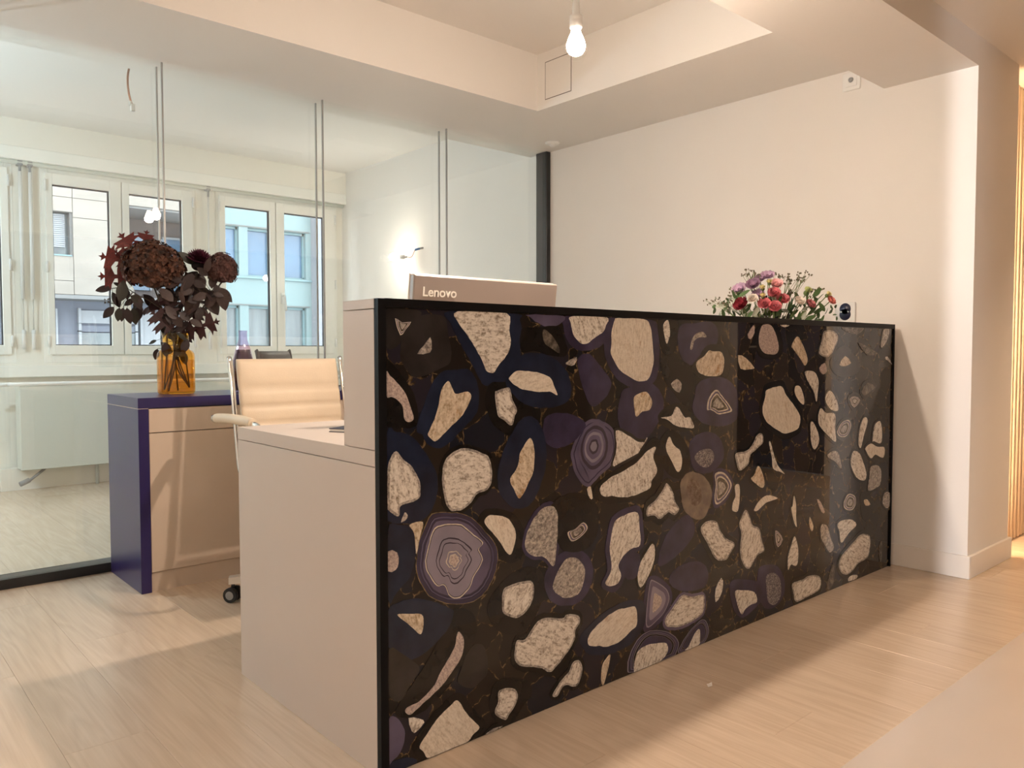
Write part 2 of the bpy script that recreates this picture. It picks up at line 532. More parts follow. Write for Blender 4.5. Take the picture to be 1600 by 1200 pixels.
def copy_tree(o, parent=None):
    c = o.copy()
    COL.objects.link(c)
    if parent is not None:
        c.parent = parent
    for ch in list(o.children):
        copy_tree(ch, c)
    return c


def boxes(name, lst, mats, parent=None, bev=0.0, st=False):
    bm = new_bm()
    for b in lst:
        box(bm, *b[:6], mi=(b[6] if len(b) > 6 else 0), bev=bev)
    return struct(name, bm, mats, parent) if st else part(name, bm, mats, parent)


# ------------------------------------------------------------------ room constants
XW = 2.7495       # right wall face
YP = -0.309       # front face of the pillar
YG = 2.277        # front pane of the glass partition
YG2 = 2.352       # rear pane
YB = 5.04         # window wall
ZS = 2.305        # soffit and front ceiling
ZT = 2.608        # recessed ceiling
ZB = 2.1806       # beam underside

# floor slab and planks
floor = boxes('floor', [(-6, 6, -4.2, 5.3, -0.12, -0.008)], 'subfloor', st=True)
PW, PL = 0.198, 1.38
plank_cache = {}


def plank_mesh(wd, ln):
    k = (round(wd, 3), round(ln, 3))
    if k not in plank_cache:
        bm = new_bm()
        fs = box(bm, -wd / 2 + 0.0002, wd / 2 - 0.0002, -ln / 2 + 0.0002, ln / 2 - 0.0002, -0.008, 0.0)
        top = fs[1]
        bmesh.ops.bevel(bm, geom=list(top.edges), offset=0.0006, segments=1, affect='EDGES', profile=0.5)
        plank_cache[k] = to_mesh('plank', bm, 'oak_vinyl')
    return plank_cache[k]


def lay(x0, x1, y0, y1, xmax_of=None):
    i = 0
    x = x0
    while x < x1 - 0.01:
        wd = min(PW, x1 - x)
        y = y0 - [0.0, 0.52, 1.03, 0.27, 0.81][i % 5] - 0.06 * (i % 3)
        while y < y1 - 0.01:
            a, b = max(y, y0), min(y + PL, y1)
            if b - a > 0.02:
                o = bpy.data.objects.new('plank', plank_mesh(wd, b - a))
                COL.objects.link(o)
                o.location = (x + wd / 2, (a + b) / 2, 0)
                o.parent = floor
            y += PL
        x += wd
        i += 1


lay(-2.5, 5.0, -2.1, 2.36)
lay(-2.5, 2.95, 2.36, 5.05)
boxes('floor', [(-5.0, 5.0, -4.0, -2.1, -0.008, 0.0), (-5.0, -2.5, -2.1, -1.4, -0.008, 0)], 'oak_vinyl', st=True)

# walls
boxes('wall_right', [(XW, 3.272, YP, 5.3, 0, ZT + 0.05)], 'wall_paint', st=True)
boxes('wall_corridor', [(3.272, 5.1, -0.19, 0.0, 0, ZS)], 'wall_paint', st=True)
boxes('wall_end', [(5.0, 5.1, -4.1, -1.476 - 0.82, 0, ZS), (5.0, 5.1, -1.476, -0.19, 0, ZS), (5.0, 5.1, -2.296, -1.476, 2.2, ZS)], 'wall_paint', st=True)
boxes('wall_front', [(-5.1, 5.1, -4.1, -4.0, 0, ZS)], 'wall_umber', st=True)
boxes('wall_left', [(-2.6, -2.0, -1.437, -1.2, 0, ZT + 0.05), (-2.6, -2.5, -1.2, 5.3, 0, ZT + 0.05), (-2.1, -2.0, -4.05, -1.505, 0, ZS)], 'wall_paint', st=True)  # unseen stub and jamb added to narrow the spot's beam to a strip
boxes('wall_far_left', [(-5.1, -5.0, -4.1, -1.2, 0, ZS), (-5.0, -2.6, -1.3, -1.2, 0, ZS)], 'wall_paint', st=True)
d1 = boxes('door_1', [(5.04, 5.08, -2.29, -1.48, 0.0, 2.2)], 'door_navy', st=True)
bm = new_bm(); tube(bm, [(5.04, -2.2, 1.02), (4.99, -2.2, 1.02), (4.985, -2.08, 1.02)], 0.01)
part('door_handle', bm, 'chrome', d1)

# ceilings, soffits, beam
boxes('ceiling', [(-2.6, 2.072, 0.05, 1.70, ZT, ZT + 0.08)], 'ceiling_paint', st=True)
bm = new_bm()
box(bm, -2.55, XW + 0.02, 1.672, 2.46, ZS, ZT + 0.06)
box(bm, 2.072, XW + 0.02, 0.07, 1.672, ZS, ZT + 0.06)
struct('ceiling_soffit', bm, 'ceiling_paint')
boxes('beam', [(-2.55, XW, YP, 0.082, ZB, ZT + 0.06)], 'ceiling_paint', st=True)
boxes('ceiling_front', [(-5.1, 5.1, -4.1, YP, ZS, ZS + 0.08), (XW, 5.1, YP, -0.1, ZS, ZS + 0.08)], 'ceiling_paint', st=True)
boxes('ceiling_back', [(-2.6, XW + 0.05, 2.44, 5.3, 2.6185, 2.70)], 'ceiling_paint', st=True)

# skirting
BH = 0.098
boxes('baseboard_right', [(XW - 0.014, XW, YP - 0.014, 2.22, 0, BH)], 'skirting_white', bev=0.002, st=True)
boxes('baseboard_pillar', [(XW + 0.0005, 3.286, YP - 0.014, YP, 0, BH), (3.272, 3.286, YP, -0.2, 0, BH)], 'skirting_white', bev=0.002, st=True)

# fluted wall in the corridor: every flute a piece of its own
flw = boxes('fluted_wall', [(3.29, 4.99, -0.20, -0.188, 0.0, ZS)], 'fluted_panel')
tag(flw, 'warm lit fluted wall panelling beyond the pillar at the right edge', 'wall panelling')
bm = new_bm()
prof = [(math.sin(a) * 0.0235, -0.20 - math.cos(a) * 0.022) for a in [(-80 + 20 * k) * PI / 180 for k in range(9)]]
prism(bm, [(p[0], p[1]) for p in prof], 0.012, ZS - 0.002)
flute_me = to_mesh('flute', bm, 'fluted_panel')
for p in flute_me.polygons:
    p.use_smooth = abs(p.normal.z) < 0.5
for k in range(31):
    o = bpy.data.objects.new('flute', flute_me)
    COL.objects.link(o)
    o.location = (3.32 + k * 0.054, 0, 0)
    o.parent = flw

# ------------------------------------------------------------------ window wall
W_X = [(-1.16, 0.128), (0.30, 1.408), (1.565, 2.69)]
Z0, Z1 = 0.90, 2.315
bl = [(-2.55, XW + 0.05, YB, YB + 0.2, 0, Z0), (-2.55, XW + 0.05, YB, YB + 0.2, Z1, 2.66)]
xs = [-2.55] + [v for p in W_X for v in p] + [XW + 0.05]
for i in range(0, len(xs), 2):
    bl.append((xs[i], xs[i + 1], YB, YB + 0.2, Z0, Z1))
boxes('wall_back', bl, 'back_wall_paint', st=True)
boxes('trim_1', [(-2.5, XW, 4.963, YB, 2.425, 2.6185)], 'back_wall_paint', st=True)           # shallow bulkhead
bm = new_bm()
box(bm, -2.5, XW, 4.955, YB, 2.335, 2.425, bev=0.003)
struct('trim_2', bm, 'window_frame_paint')                                                     # blind box
bm = new_bm()
box(bm, -2.5, XW, 4.985, YB + 0.02, 0.80, 0.882, bev=0.004)
struct('trim_3', bm, 'window_frame_paint')                                                     # sill board


def window(n, x0, x1, seam, gl, gr):
    """casement pair: frame, two sashes with panes, gaskets, hinges and a handle"""
    root = bpy.data.objects.new('window_%d' % n, None)
    COL.objects.link(root)
    root.location = ((x0 + x1) / 2, YB, Z0)
    root['kind'] = 'structure'
    fw = 0.05
    bm = new_bm()
    y0, y1 = YB - 0.004, YB + 0.07
    for b in ((x0, x0 + fw, y0, y1, Z0, Z1), (x1 - fw, x1, y0, y1, Z0, Z1), (x0 + fw, x1 - fw, y0, y1, Z0, Z0 + 0.07), (x0 + fw, x1 - fw, y0, y1, Z1 - 0.05, Z1)):
        box(bm, *b, bev=0.003)
    part('frame', bm, 'window_frame_paint', root)
    for (a, b, g0, g1) in ((x0 + 0.03, seam - 0.0035, gl[0], gl[1]), (seam + 0.0035, x1 - 0.03, gr[0], gr[1])):
        bm = new_bm()
        ya, yb = YB - 0.022, YB + 0.045
        za, zb = 0.962, 2.283
        ga, gb = 1.03, 2.203
        for q in ((a, g0, ya, yb, za, zb), (g1, b, ya, yb, za, zb), (g0, g1, ya, yb, za, ga), (g0, g1, ya, yb, gb, zb)):
            box(bm, *q, bev=0.002)
        s = part('sash', bm, 'window_frame_paint', root)
        bm = new_bm()
        t = 0.007
        for q in ((g0, g0 + t, YB + 0.003, YB + 0.03, ga, gb), (g1 - t, g1, YB + 0.003, YB + 0.03, ga, gb), (g0, g1, YB + 0.003, YB + 0.03, ga, ga + t), (g0, g1, YB + 0.003, YB + 0.03, gb - t, gb)):
            box(bm, *q)
        part('gasket', bm, 'gasket', s)
        bm = new_bm()
        box(bm, g0 - 0.004, g1 + 0.004, YB + 0.014, YB + 0.018, ga - 0.004, gb + 0.004)
        part('pane', bm, 'window_glass', s)
    for hx in (x0 + 0.028, x1 - 0.028):
        for hz in (1.06, 1.6, 2.19):
            bm = new_bm()
            tube(bm, [(hx, YB - 0.03, hz - 0.04), (hx, YB - 0.03, hz + 0.04)], 0.009, 8)
            part('hinge', bm, 'white_plastic', root)
    bm = new_bm()
    box(bm, seam + 0.038, seam + 0.066, YB - 0.032, YB - 0.022, 1.40, 1.50, bev=0.003)
    tube(bm, catmull([(seam + 0.052, YB - 0.032, 1.47), (seam + 0.052, YB - 0.062, 1.47), (seam + 0.054, YB - 0.068, 1.45), (seam + 0.064, YB - 0.068, 1.34)], 4), 0.010, 8)
    part('handle', bm, 'white_plastic', root)
    return root


window(1, *W_X[1], 0.842, (0.373, 0.758), (0.895, 1.295))
window(2, *W_X[2], 2.089, (1.644, 2.037), (2.167, 2.558))
window(3, *W_X[0], -0.52, (-1.09, -0.59), (-0.45, 0.05))

# roller rod, crank rods
bm = new_bm()
tube(bm, [(-2.4, 5.0, 2.322), (2.74, 5.0, 2.322)], 0.016, 10)
tag(part('blind_tube', bm, 'white_enamel'), 'white roller blind tube running under the blind box above the windows', 'blind')
for i, (cx, lb, low) in enumerate(((0.170, 'white crank rod between the windows, beside the left casement', True), (0.232, 'white crank rod between the windows, nearer the middle casement', True), (1.497, 'white crank rod on the post between the middle and right casements', False))):
    t = thing('crank_rod', lb, 'crank rod', (cx, 5.0, 1.0), 'blind crank rods')
    bm = new_bm(); box(bm, cx - 0.018, cx + 0.018, 4.985, 5.04, 2.30, 2.335, bev=0.004); tube(bm, [(cx, 4.998, 2.31), (cx, 4.998, 2.25)], 0.009, 8)
    part('gear_bracket', bm, 'grey_plastic', t)
    bm = new_bm(); tube(bm, [(cx, 4.998, 2.26), (cx, 5.004, 1.36)], 0.012 if low else 0.007, 8)
    part('rod_tube', bm, 'white_plastic', t)
    bm = new_bm(); tube(bm, [(cx, 5.004, 1.36), (cx, 5.006, 1.13)], 0.004, 8)
    part('crank_wire', bm, 'aluminium', t)
    bm = new_bm(); tube(bm, [(cx, 5.006, 1.14), (cx, 5.008, 1.0)], 0.013, 8)
    part('grip', bm, 'white_plastic', t)

# convector heater under the sill
t = thing('convector_heater', 'long pale flat-fronted convector heater under the window sill', 'heater', (1.3, 4.85, 0.0))
boxes('casing', [(0.10, 2.70, 4.80, 4.96, 0.155, 0.742)], 'white_enamel', t, bev=0.004)
bm = new_bm(); tube(bm, catmull([(-0.10, 4.86, 0.70), (-0.06, 4.83, 0.745), (0.04, 4.81, 0.757), (0.3, 4.80, 0.757), (2.7, 4.80, 0.757)], 5), 0.013, 8)
part('top_rail', bm, 'white_plastic', t)
bm = new_bm(); box(bm, 0.0, 2.70, 4.955, 5.03, 0.0, 0.155)
part('plinth', bm, 'back_wall_paint', t)
bm = new_bm(); tube(bm, [(0.26, 4.85, 0.16), (0.16, 4.83, 0.085), (0.12, 4.82, 0.075)], 0.010, 8); tube(bm, [(0.15, 4.828, 0.083), (0.09, 4.815, 0.06)], 0.018, 8)
part('valve', bm, 'grey_plastic', t)
for px_ in (0.6, 2.3):
    bm = new_bm(); tube(bm, [(px_, 4.9, 0.155), (px_, 4.9, 0.0)], 0.012, 8)
    part('pipe', bm, 'white_enamel', t)

# ------------------------------------------------------------------ glass partition
gp = thing('glass_partition', 'double glazed partition in black profiles dividing off the window room', 'partition', (0.3, YG, 0))
boxes('floor_rail', [(-2.5, XW, YG - 0.012, YG2 + 0.014, 0.0, 0.042)], 'black_profile', gp, bev=0.002)
boxes('wall_post', [(2.712, XW, YG - 0.012, YG2 + 0.014, 0.042, ZS)], 'black_profile', gp, bev=0.002)
GX = [-2.5, -1.342, -0.532, 0.278, 1.088, 1.900, 2.712]
for yy in (YG, YG2):
    for a, b in zip(GX, GX[1:]):
        bm = new_bm(); box(bm, a + 0.0015, b - 0.0015, yy, yy + 0.008, 0.042, ZS + 0.004)
        part('glass_pane', bm, 'partition_glass', gp)
    for x in GX[1:-1]:
        bm = new_bm(); box(bm, x - 0.0035, x + 0.0035, yy - 0.001, yy + 0.009, 0.042, ZS)
        part('joint_seal', bm, 'glass_seal', gp)

# ------------------------------------------------------------------ reception counter
L_ = 2.706
H_ = 1.10
rc = thing('reception_counter', 'white reception counter with a black framed agate stone front', 'counter', (1.35, 0.4, 0))
boxes('end_panel', [(0.0, 0.022, 0.012, 0.787, 0.0, 0.7165)], 'laminate_beige', rc, bev=0.0008)
boxes('end_panel', [(L_ - 0.03, L_ - 0.008, 0.012, 0.787, 0.0, 0.7165)], 'laminate_beige', rc, bev=0.0008)
boxes('desk_top', [(0.0, L_ - 0.008, 0.012, 0.7873, 0.7185, 0.755)], 'laminate_beige', rc, bev=0.0008)
boxes('modesty_panel', [(0.022, L_ - 0.03, 0.006, 0.03, 0.0, 0.7165)], 'laminate_beige', rc)
boxes('upper_end_panel', [(0.0, 0.022, 0.012, 0.1505, 0.7565, 1.0765)], 'laminate_beige', rc, bev=0.0008)
boxes('upper_end_panel', [(L_ - 0.03, L_ - 0.008, 0.012, 0.1505, 0.7565, 1.0765)], 'laminate_beige', rc, bev=0.0008)
boxes('upper_back_panel', [(0.022, L_ - 0.03, 0.1305, 0.1505, 0.7565, 1.0765)], 'laminate_beige', rc)
boxes('counter_top', [(0.0, L_ - 0.008, 0.006, 0.1505, 1.078, H_)], 'laminate_beige', rc, bev=0.0008)
bm = new_bm()
box(bm, 0.0, 0.021, -0.006, 0.011, 0.0, H_)
box(bm, 0.021, L_, -0.006, 0.011, 1.081, H_ + 0.001)
box(bm, L_ - 0.010, L_, -0.006, 0.011, 0.0, 1.081)
part('black_frame', bm, 'black_frame', rc)
boxes('kick_strip', [(0.03, L_ - 0.03, 0.003, 0.03, 0.0, 0.004)], 'black_frame', rc)
bm = new_bm(); box(bm, 0.021, L_ - 0.010, 0.0, 0.006, 0.001, 1.081)
sp = part('stone_panel', bm, 'agate_ground', rc)

AGATES = [
 ('c','n',[(228,1078),(228,1053),(252,1027),(278,995),(304,959),(317,933),(340,926),(357,947),(383,969),(400,1004),(394,1034),(385,1078)],[(203,1078),(207,1049),(230,1011),(262,964),(288,924),(312,897),(350,895),(394,913),(432,938),(434,988),(441,1029),(432,1062),(423,1078)]),
 ('g','d',[(128,995),(109,975),(144,978),(150,995),(146,1014)],[(62,987),(70,950),(105,920),(180,941),(208,964),(199,1026),(180,1068),(89,1054)]),
 ('t','d',[(62,1018),(76,1031),(92,1049),(67,1047),(48,1056)],[(24,1052),(24,994),(41,987),(62,1002),(88,1036),(119,1066),(107,1078),(28,1078)]),
 ('m','k',[(24,881),(37,878),(55,867),(69,847),(71,827),(81,818),(96,823),(92,846),(77,879),(56,906),(35,924),(24,935)],[(24,814),(69,805),(105,807),(109,845),(96,887),(70,921),(44,950),(24,951)]),
 ('o','n',[(179,887),(166,842),(145,797),(139,782),(152,769),(169,771),(198,794),(241,826),(267,865),(257,882),(222,877),(210,891),(197,910)],[(151,904),(123,844),(105,797),(123,784),(137,761),(169,749),(198,758),(247,794),(287,828),(294,876),(282,916),(258,937),(214,936),(183,933)]),
 ('c','k',[(357,881),(346,874),(355,819),(376,805),(400,789),(413,813),(420,829),(405,855),(396,883),(383,887)],[(314,859),(331,809),(361,780),(398,764),(431,787),(445,836),(423,888),(383,902),(329,899)]),
 ('w','n',[(403,902),(423,888),(461,878),(501,872),(539,872),(568,862),(558,883),(539,910),(491,925),(450,929),(416,929),(394,913)],[(405,938),(383,900),(405,872),(450,841),(508,830),(568,831),(613,846),(625,881),(605,926),(555,962),(496,976),(438,971)]),
 ('c','v',[(620,1059),(630,1029),(655,1006),(682,1002),(708,1015),(748,1034),(765,1056),(767,1078),(627,1078)],[(592,1049),(612,1006),(656,983),(721,988),(776,1016),(790,1053),(775,1078),(602,1078)]),
 ('w','v',[(803,1072),(790,1035),(790,997),(787,975),(804,951),(833,922),(877,902),(915,890),(958,897),(982,939),(979,998),(966,1057),(935,1078),(820,1078)],[(775,1071),(759,1034),(762,970),(790,923),(833,890),(892,871),(952,873),(998,896),(1013,959),(1006,1038),(974,1078),(789,1078)]),
 (None,'v',None,[(656,916),(674,871),(709,824),(763,846),(791,889),(749,933),(695,974),(650,961)]),
 (None,'p',None,[(468,1072),(496,1056),(543,1046),(582,1058),(592,1078),(461,1078)]),
 ('f','k',[(519,1005),(548,988),(575,976),(572,997),(543,1027),(515,1039)],[(438,979),(484,983),(543,970),(605,970),(597,1014),(567,1049),(496,1044),(438,1038)]),
 ('g',None,[(612,942),(635,943),(643,965),(602,949)],None),
 ('c','k',[(1031,1062),(1038,1028),(1048,1005),(1058,1019),(1064,1039),(1054,1078)],[(1003,1058),(1019,998),(1045,971),(1088,979),(1104,1019),(1103,1078),(1012,1078)]),
 ('g','v',[(1182,989),(1192,1014),(1220,1026),(1259,1027),(1241,1044),(1206,1039),(1182,1020),(1172,989)],[(1111,989),(1152,937),(1214,947),(1278,974),(1322,1010),(1325,1053),(1284,1078),(1195,1072),(1116,1060)]),
 ('o','k',[(1215,916),(1251,902),(1316,897),(1354,909),(1364,952),(1341,980),(1293,980),(1275,983),(1250,966),(1207,945)],[(1222,895),(1305,884),(1381,891),(1399,956),(1360,1000),(1267,1000),(1214,958),(1180,927)]),
 ('g','k',[(1089,859),(1116,850),(1126,876),(1102,893),(1072,878)],[(1040,889),(1079,857),(1140,810),(1174,813),(1198,874),(1180,927),(1111,958),(1020,959)]),
 ('t','v',[(1289,786),(1333,769),(1383,770),(1414,780),(1363,822),(1328,849),(1299,844),(1274,819),(1267,787)],[(1188,791),(1217,758),(1271,736),(1365,726),(1442,745),(1453,800),(1432,857),(1362,891),(1269,891),(1215,874),(1198,832)]),
 ('o','v',[(895,806),(904,784),(931,798),(965,802),(977,827),(952,856),(922,855),(892,842)],[(828,837),(820,781),(849,732),(893,709),(953,714),(1009,760),(1034,799),(1031,839),(983,880),(921,878),(848,869)]),
 ('c','k',[(1054,766),(1100,744),(1141,736),(1193,732),(1175,765),(1147,768),(1127,784),(1100,804),(1074,777),(1022,775)],[(1022,755),(1114,725),(1210,731),(1189,781),(1100,816),(1015,790)]),
 ('m','k',[(1579,1035),(1588,996),(1623,973),(1689,971),(1715,990),(1696,1037),(1664,1073),(1633,1078),(1599,1070)],[(1580,967),(1667,950),(1734,964),(1746,1013),(1708,1072),(1663,1078),(1599,1078),(1558,1046)]),
 ('c',None,[(1754,1070),(1790,1078),(1726,1078)],None),
 ('o',None,[(1826,987),(1874,953),(1909,926),(1928,945),(1918,970),(1882,1012),(1848,1036),(1811,1002)],None),
 ('c','d',[(2042,1023),(2018,983),(2029,967),(2076,957),(2118,970),(2155,1003),(2175,1037),(2142,1060),(2083,1064),(2052,1054)],[(2030,1029),(2006,986),(2024,955),(2076,944),(2124,959),(2165,995),(2187,1040),(2146,1072),(2082,1077),(2043,1063)]),
 ('o','d',[(2240,919),(2291,932),(2239,961),(2190,925)],[(2131,900),(2231,872),(2369,896),(2355,950),(2226,1004),(2118,952)]),
 ('w','k',[(1610,770),(1628,734),(1664,711),(1704,694),(1759,674),(1810,675),(1867,689),(1876,732),(1831,774),(1774,815),(1741,849),(1692,849),(1635,839),(1627,816)],[(1588,770),(1611,719),(1654,691),(1696,673),(1755,652),(1813,653),(1882,672),(1897,741),(1845,791),(1788,832),(1750,870),(1690,871),(1625,859),(1606,824)]),
 ('w','k',[(1835,827),(1864,794),(1904,775),(1903,805),(1877,843),(1844,849)],[(1823,823),(1856,784),(1907,763),(1915,810),(1885,853),(1839,861)]),
 ('c','k',[(1941,858),(1982,822),(2003,783),(2012,821),(2016,864),(1990,895),(1949,905),(1910,899)],[(1932,849),(1972,814),(2003,770),(2025,819),(2028,868),(1997,906),(1950,918),(1897,901)]),
 ('c','d',[(2120,747),(2180,737),(2179,768),(2139,809),(2101,821),(2076,786)],[(2116,738),(2183,728),(2187,773),(2144,817),(2098,830),(2067,784)]),
 ('c','k',[(2032,686),(2102,642),(2168,611),(2160,664),(2158,725),(2083,734),(2040,754),(2021,724)],[(2023,677),(2096,631),(2173,599),(2173,665),(2167,734),(2086,746),(2038,767),(2008,725)]),
 ('c','k',[(1967,627),(1994,594),(2029,622),(2017,661),(1980,701),(1960,698)],[(1955,623),(1993,581),(2041,618),(2028,668),(1987,712),(1947,700)]),
 ('t','d',[(2183,642),(2217,626),(2268,630),(2301,669),(2277,694),(2220,687),(2183,658)],[(2174,633),(2215,613),(2274,619),(2314,667),(2280,706),(2215,699),(2173,666)]),
 ('c','k',[(2393,567),(2421,620),(2455,678),(2424,697),(2389,663),(2374,596)],[(2397,558),(2429,615),(2465,678),(2422,706),(2380,667),(2364,596)]),
 ('c','k',[(2521,587),(2592,573),(2596,636),(2575,671),(2525,654),(2509,591)],[(2518,574),(2599,562),(2609,638),(2578,683),(2515,662),(2496,592)]),
 ('g','d',[(2594,1000),(2638,1034),(2655,1078),(2603,1078),(2591,1062),(2574,1005)],[(2598,991),(2646,1029),(2663,1078),(2599,1078),(2582,1065),(2564,1005)]),
 ('g',None,[(2649,937),(2690,922),(2641,957),(2616,948)],None),
 ('t','d',[(2327,743),(2379,773),(2331,791),(2285,780)],[(2326,724),(2398,771),(2332,810),(2266,782)]),
 ('f','d',[(2421,790),(2469,805),(2524,823),(2449,845),(2390,808)],[(2420,774),(2474,790),(2538,830),(2447,861),(2376,815)]),
 ('c','n',[(28,729),(24,689),(24,630),(29,617),(45,603),(55,603),(57,622),(76,628),(109,635),(114,651),(113,678),(91,711),(68,731),(48,751)],[(24,615),(32,591),(67,582),(121,583),(149,605),(165,650),(159,696),(122,753),(87,786),(51,796),(24,794)]),
 ('c','k',[(187,623),(201,595),(220,592),(240,593),(266,606),(287,624),(314,630),(331,646),(335,679),(322,716),(287,732),(247,743),(207,734),(184,709),(178,671)],[(177,620),(194,588),(219,582),(243,583),(272,598),(291,615),(318,621),(340,642),(345,680),(329,723),(290,741),(247,753),(202,743),(175,713),(168,671)]),
 ('o',None,[(94,560),(99,536),(102,505),(112,542),(121,578),(85,576)],None),
 ('g',None,[(66,600),(60,586),(74,590),(78,600),(71,608)],None),
 ('w','k',[(328,527),(360,494),(382,462),(400,454),(411,477),(415,510),(393,544),(360,559),(328,565),(311,551)],[(297,512),(328,483),(371,442),(404,428),(438,439),(449,497),(415,553),(360,577),(307,579),(286,546)]),
 ('P','v',[(128,478),(135,453),(161,417),(184,413),(200,381),(231,374),(265,396),(276,419),(303,454),(292,484),(305,498),(276,524),(236,554),(197,563),(155,558),(136,515),(130,493)],[(106,520),(102,467),(117,426),(148,389),(205,362),(275,354),(321,377),(349,421),(354,470),(328,511),(266,569),(206,590),(149,593),(121,555)]),
 ('m','n',[(24,478),(45,478),(52,491),(49,517),(24,524)],[(24,409),(48,425),(84,455),(99,498),(103,536),(85,569),(50,581),(24,571)]),
 ('o','n',[(434,719),(427,695),(416,670),(398,651),(404,630),(424,597),(438,600),(454,624),(480,664),(480,724),(466,752)],[(393,756),(361,693),(356,635),(382,591),(427,568),(473,579),(508,626),(527,685),(520,755),(484,804),(438,803)]),
 ('A','p',[(651,695),(670,657),(710,631),(756,649),(783,690),(777,741),(750,772),(709,777),(675,759),(657,727)],[(631,720),(623,694),(636,648),(665,609),(696,596),(737,619),(792,651),(814,696),(800,750),(763,775),(709,788),(669,772)]),
 (None,'v',None,[(524,738),(568,717),(631,729),(682,771),(643,800),(568,813),(520,798)]),
 ('c','d',[(814,696),(798,647),(835,653),(902,670),(917,678),(953,716),(947,705),(911,708),(863,731),(811,748)],[(805,697),(789,643),(837,644),(905,661),(923,671),(959,709),(945,714),(914,717),(867,740),(805,756)]),
 ('c','k',[(756,561),(793,557),(850,546),(909,548),(967,559),(980,583),(1004,611),(985,653),(997,685),(954,675),(908,646),(835,622),(778,609),(742,585)],[(737,549),(807,532),(894,529),(971,535),(1030,578),(1036,638),(1023,699),(978,713),(908,665),(806,631),(737,606),(710,576)]),
 ('w',None,[(699,563),(710,561),(702,596),(689,590)],None),
 ('g','v',[(454,496),(449,462),(477,435),(520,424),(554,392),(564,434),(569,487),(568,540),(544,561),(508,557),(473,527)],[(445,499),(440,458),(472,426),(515,415),(556,382),(574,432),(579,487),(577,543),(547,571),(504,566),(466,534)]),
 ('t','k',[(624,451),(657,455),(689,476),(673,497),(639,482),(609,477)],[(556,489),(594,429),(671,416),(724,444),(737,517),(697,569),(618,587),(544,561)]),
 ('c','v',[(793,443),(785,397),(794,338),(766,302),(809,288),(837,311),(823,343),(843,368),(881,385),(923,393),(919,453),(910,493),(850,492),(807,479)],[(775,448),(766,397),(775,342),(748,297),(811,269),(855,306),(842,341),(854,353),(887,367),(940,384),(938,455),(919,510),(847,511),(795,493)]),
 (None,'v',None,[(837,330),(867,296),(911,297),(926,353),(896,374),(851,366)]),
 ('w','k',[(1049,687),(1055,660),(1082,629),(1109,596),(1126,605),(1132,629),(1122,661),(1088,684),(1065,712)],[(1017,650),(1049,606),(1099,575),(1150,575),(1177,614),(1166,667),(1121,712),(1064,733),(1016,700)]),
 ('G','v',[(1212,617),(1248,597),(1284,598),(1310,623),(1291,653),(1236,655),(1201,639)],[(1184,614),(1220,583),(1292,575),(1359,608),(1366,651),(1327,698),(1253,714),(1176,688)]),
 ('b','b',[(1179,488),(1214,473),(1239,491),(1235,524),(1209,558),(1178,562),(1161,543)],[(1130,515),(1144,472),(1186,439),(1233,424),(1265,434),(1294,473),(1297,516),(1256,564),(1191,588),(1150,582),(1126,557)]),
 ('c','k',[(1034,547),(1002,521),(959,503),(956,475),(987,473),(1019,456),(1045,465),(1067,472),(1094,458),(1117,475),(1097,503),(1083,535),(1053,565)],[(1022,561),(993,537),(946,516),(943,463),(982,456),(1017,438),(1051,448),(1064,454),(1095,440),(1135,474),(1113,512),(1098,545),(1057,582)]),
 ('t','v',[(1323,529),(1316,492),(1324,463),(1361,469),(1399,493),(1415,525),(1367,567),(1318,568)],[(1310,529),(1303,492),(1318,452),(1366,457),(1408,484),(1427,530),(1372,579),(1310,578)]),
 ('w',None,[(1443,477),(1428,456),(1424,430),(1456,423),(1467,474),(1462,515),(1438,511)],None),
 ('c','k',[(1445,600),(1465,564),(1518,582),(1534,614),(1579,633),(1617,654),(1608,682),(1578,680),(1545,648),(1505,628),(1444,627)],[(1436,597),(1463,555),(1524,574),(1540,607),(1583,624),(1625,649),(1613,690),(1573,688),(1539,656),(1503,637),(1440,636)]),
 ('o','k',[(1560,538),(1540,527),(1569,507),(1612,486),(1629,501),(1611,542),(1585,568)],[(1551,547),(1528,523),(1563,496),(1611,473),(1642,501),(1622,549),(1584,581)]),
 ('w',None,[(1588,408),(1635,427),(1679,431),(1720,435),(1648,454),(1596,439),(1563,411)],None),
 ('c','k',[(1240,388),(1289,322),(1327,276),(1380,262),(1411,279),(1438,309),(1391,334),(1352,367),(1325,404),(1269,412)],[(1221,384),(1274,310),(1316,260),(1381,243),(1423,264),(1456,316),(1402,350),(1366,380),(1334,421),(1265,431)]),
 (None,'v',None,[(1020,347),(1020,306),(1102,322),(1170,353),(1205,389),(1194,429),(1152,450),(1068,410),(1036,375)]),
 ('c','d',[(1481,393),(1469,372),(1482,336),(1475,280),(1492,231),(1534,205),(1584,243),(1631,253),(1617,291),(1594,341),(1551,359),(1521,410),(1501,417)],[(1473,399),(1459,372),(1472,335),(1465,279),(1484,225),(1535,195),(1588,234),(1639,248),(1626,295),(1601,348),(1558,366),(1528,416),(1497,426)]),
 ('c','k',[(957,364),(926,333),(914,296),(927,258),(964,287),(992,332),(994,371),(982,384)],[(951,371),(918,338),(905,296),(925,249),(971,281),(1001,329),(1003,373),(980,393)]),
 ('c',None,[(1661,638),(1680,590),(1690,548),(1745,529),(1768,521),(1721,555),(1689,601),(1665,650)],None),
 ('w','k',[(1823,381),(1843,329),(1863,306),(1857,339),(1856,389),(1841,428),(1832,392)],[(1810,379),(1832,323),(1870,296),(1870,340),(1869,391),(1843,441),(1820,397)]),
 ('g','d',[(2115,548),(2170,527),(2221,496),(2197,556),(2158,575),(2104,564)],[(2109,537),(2164,516),(2230,487),(2207,564),(2159,588),(2097,575)]),
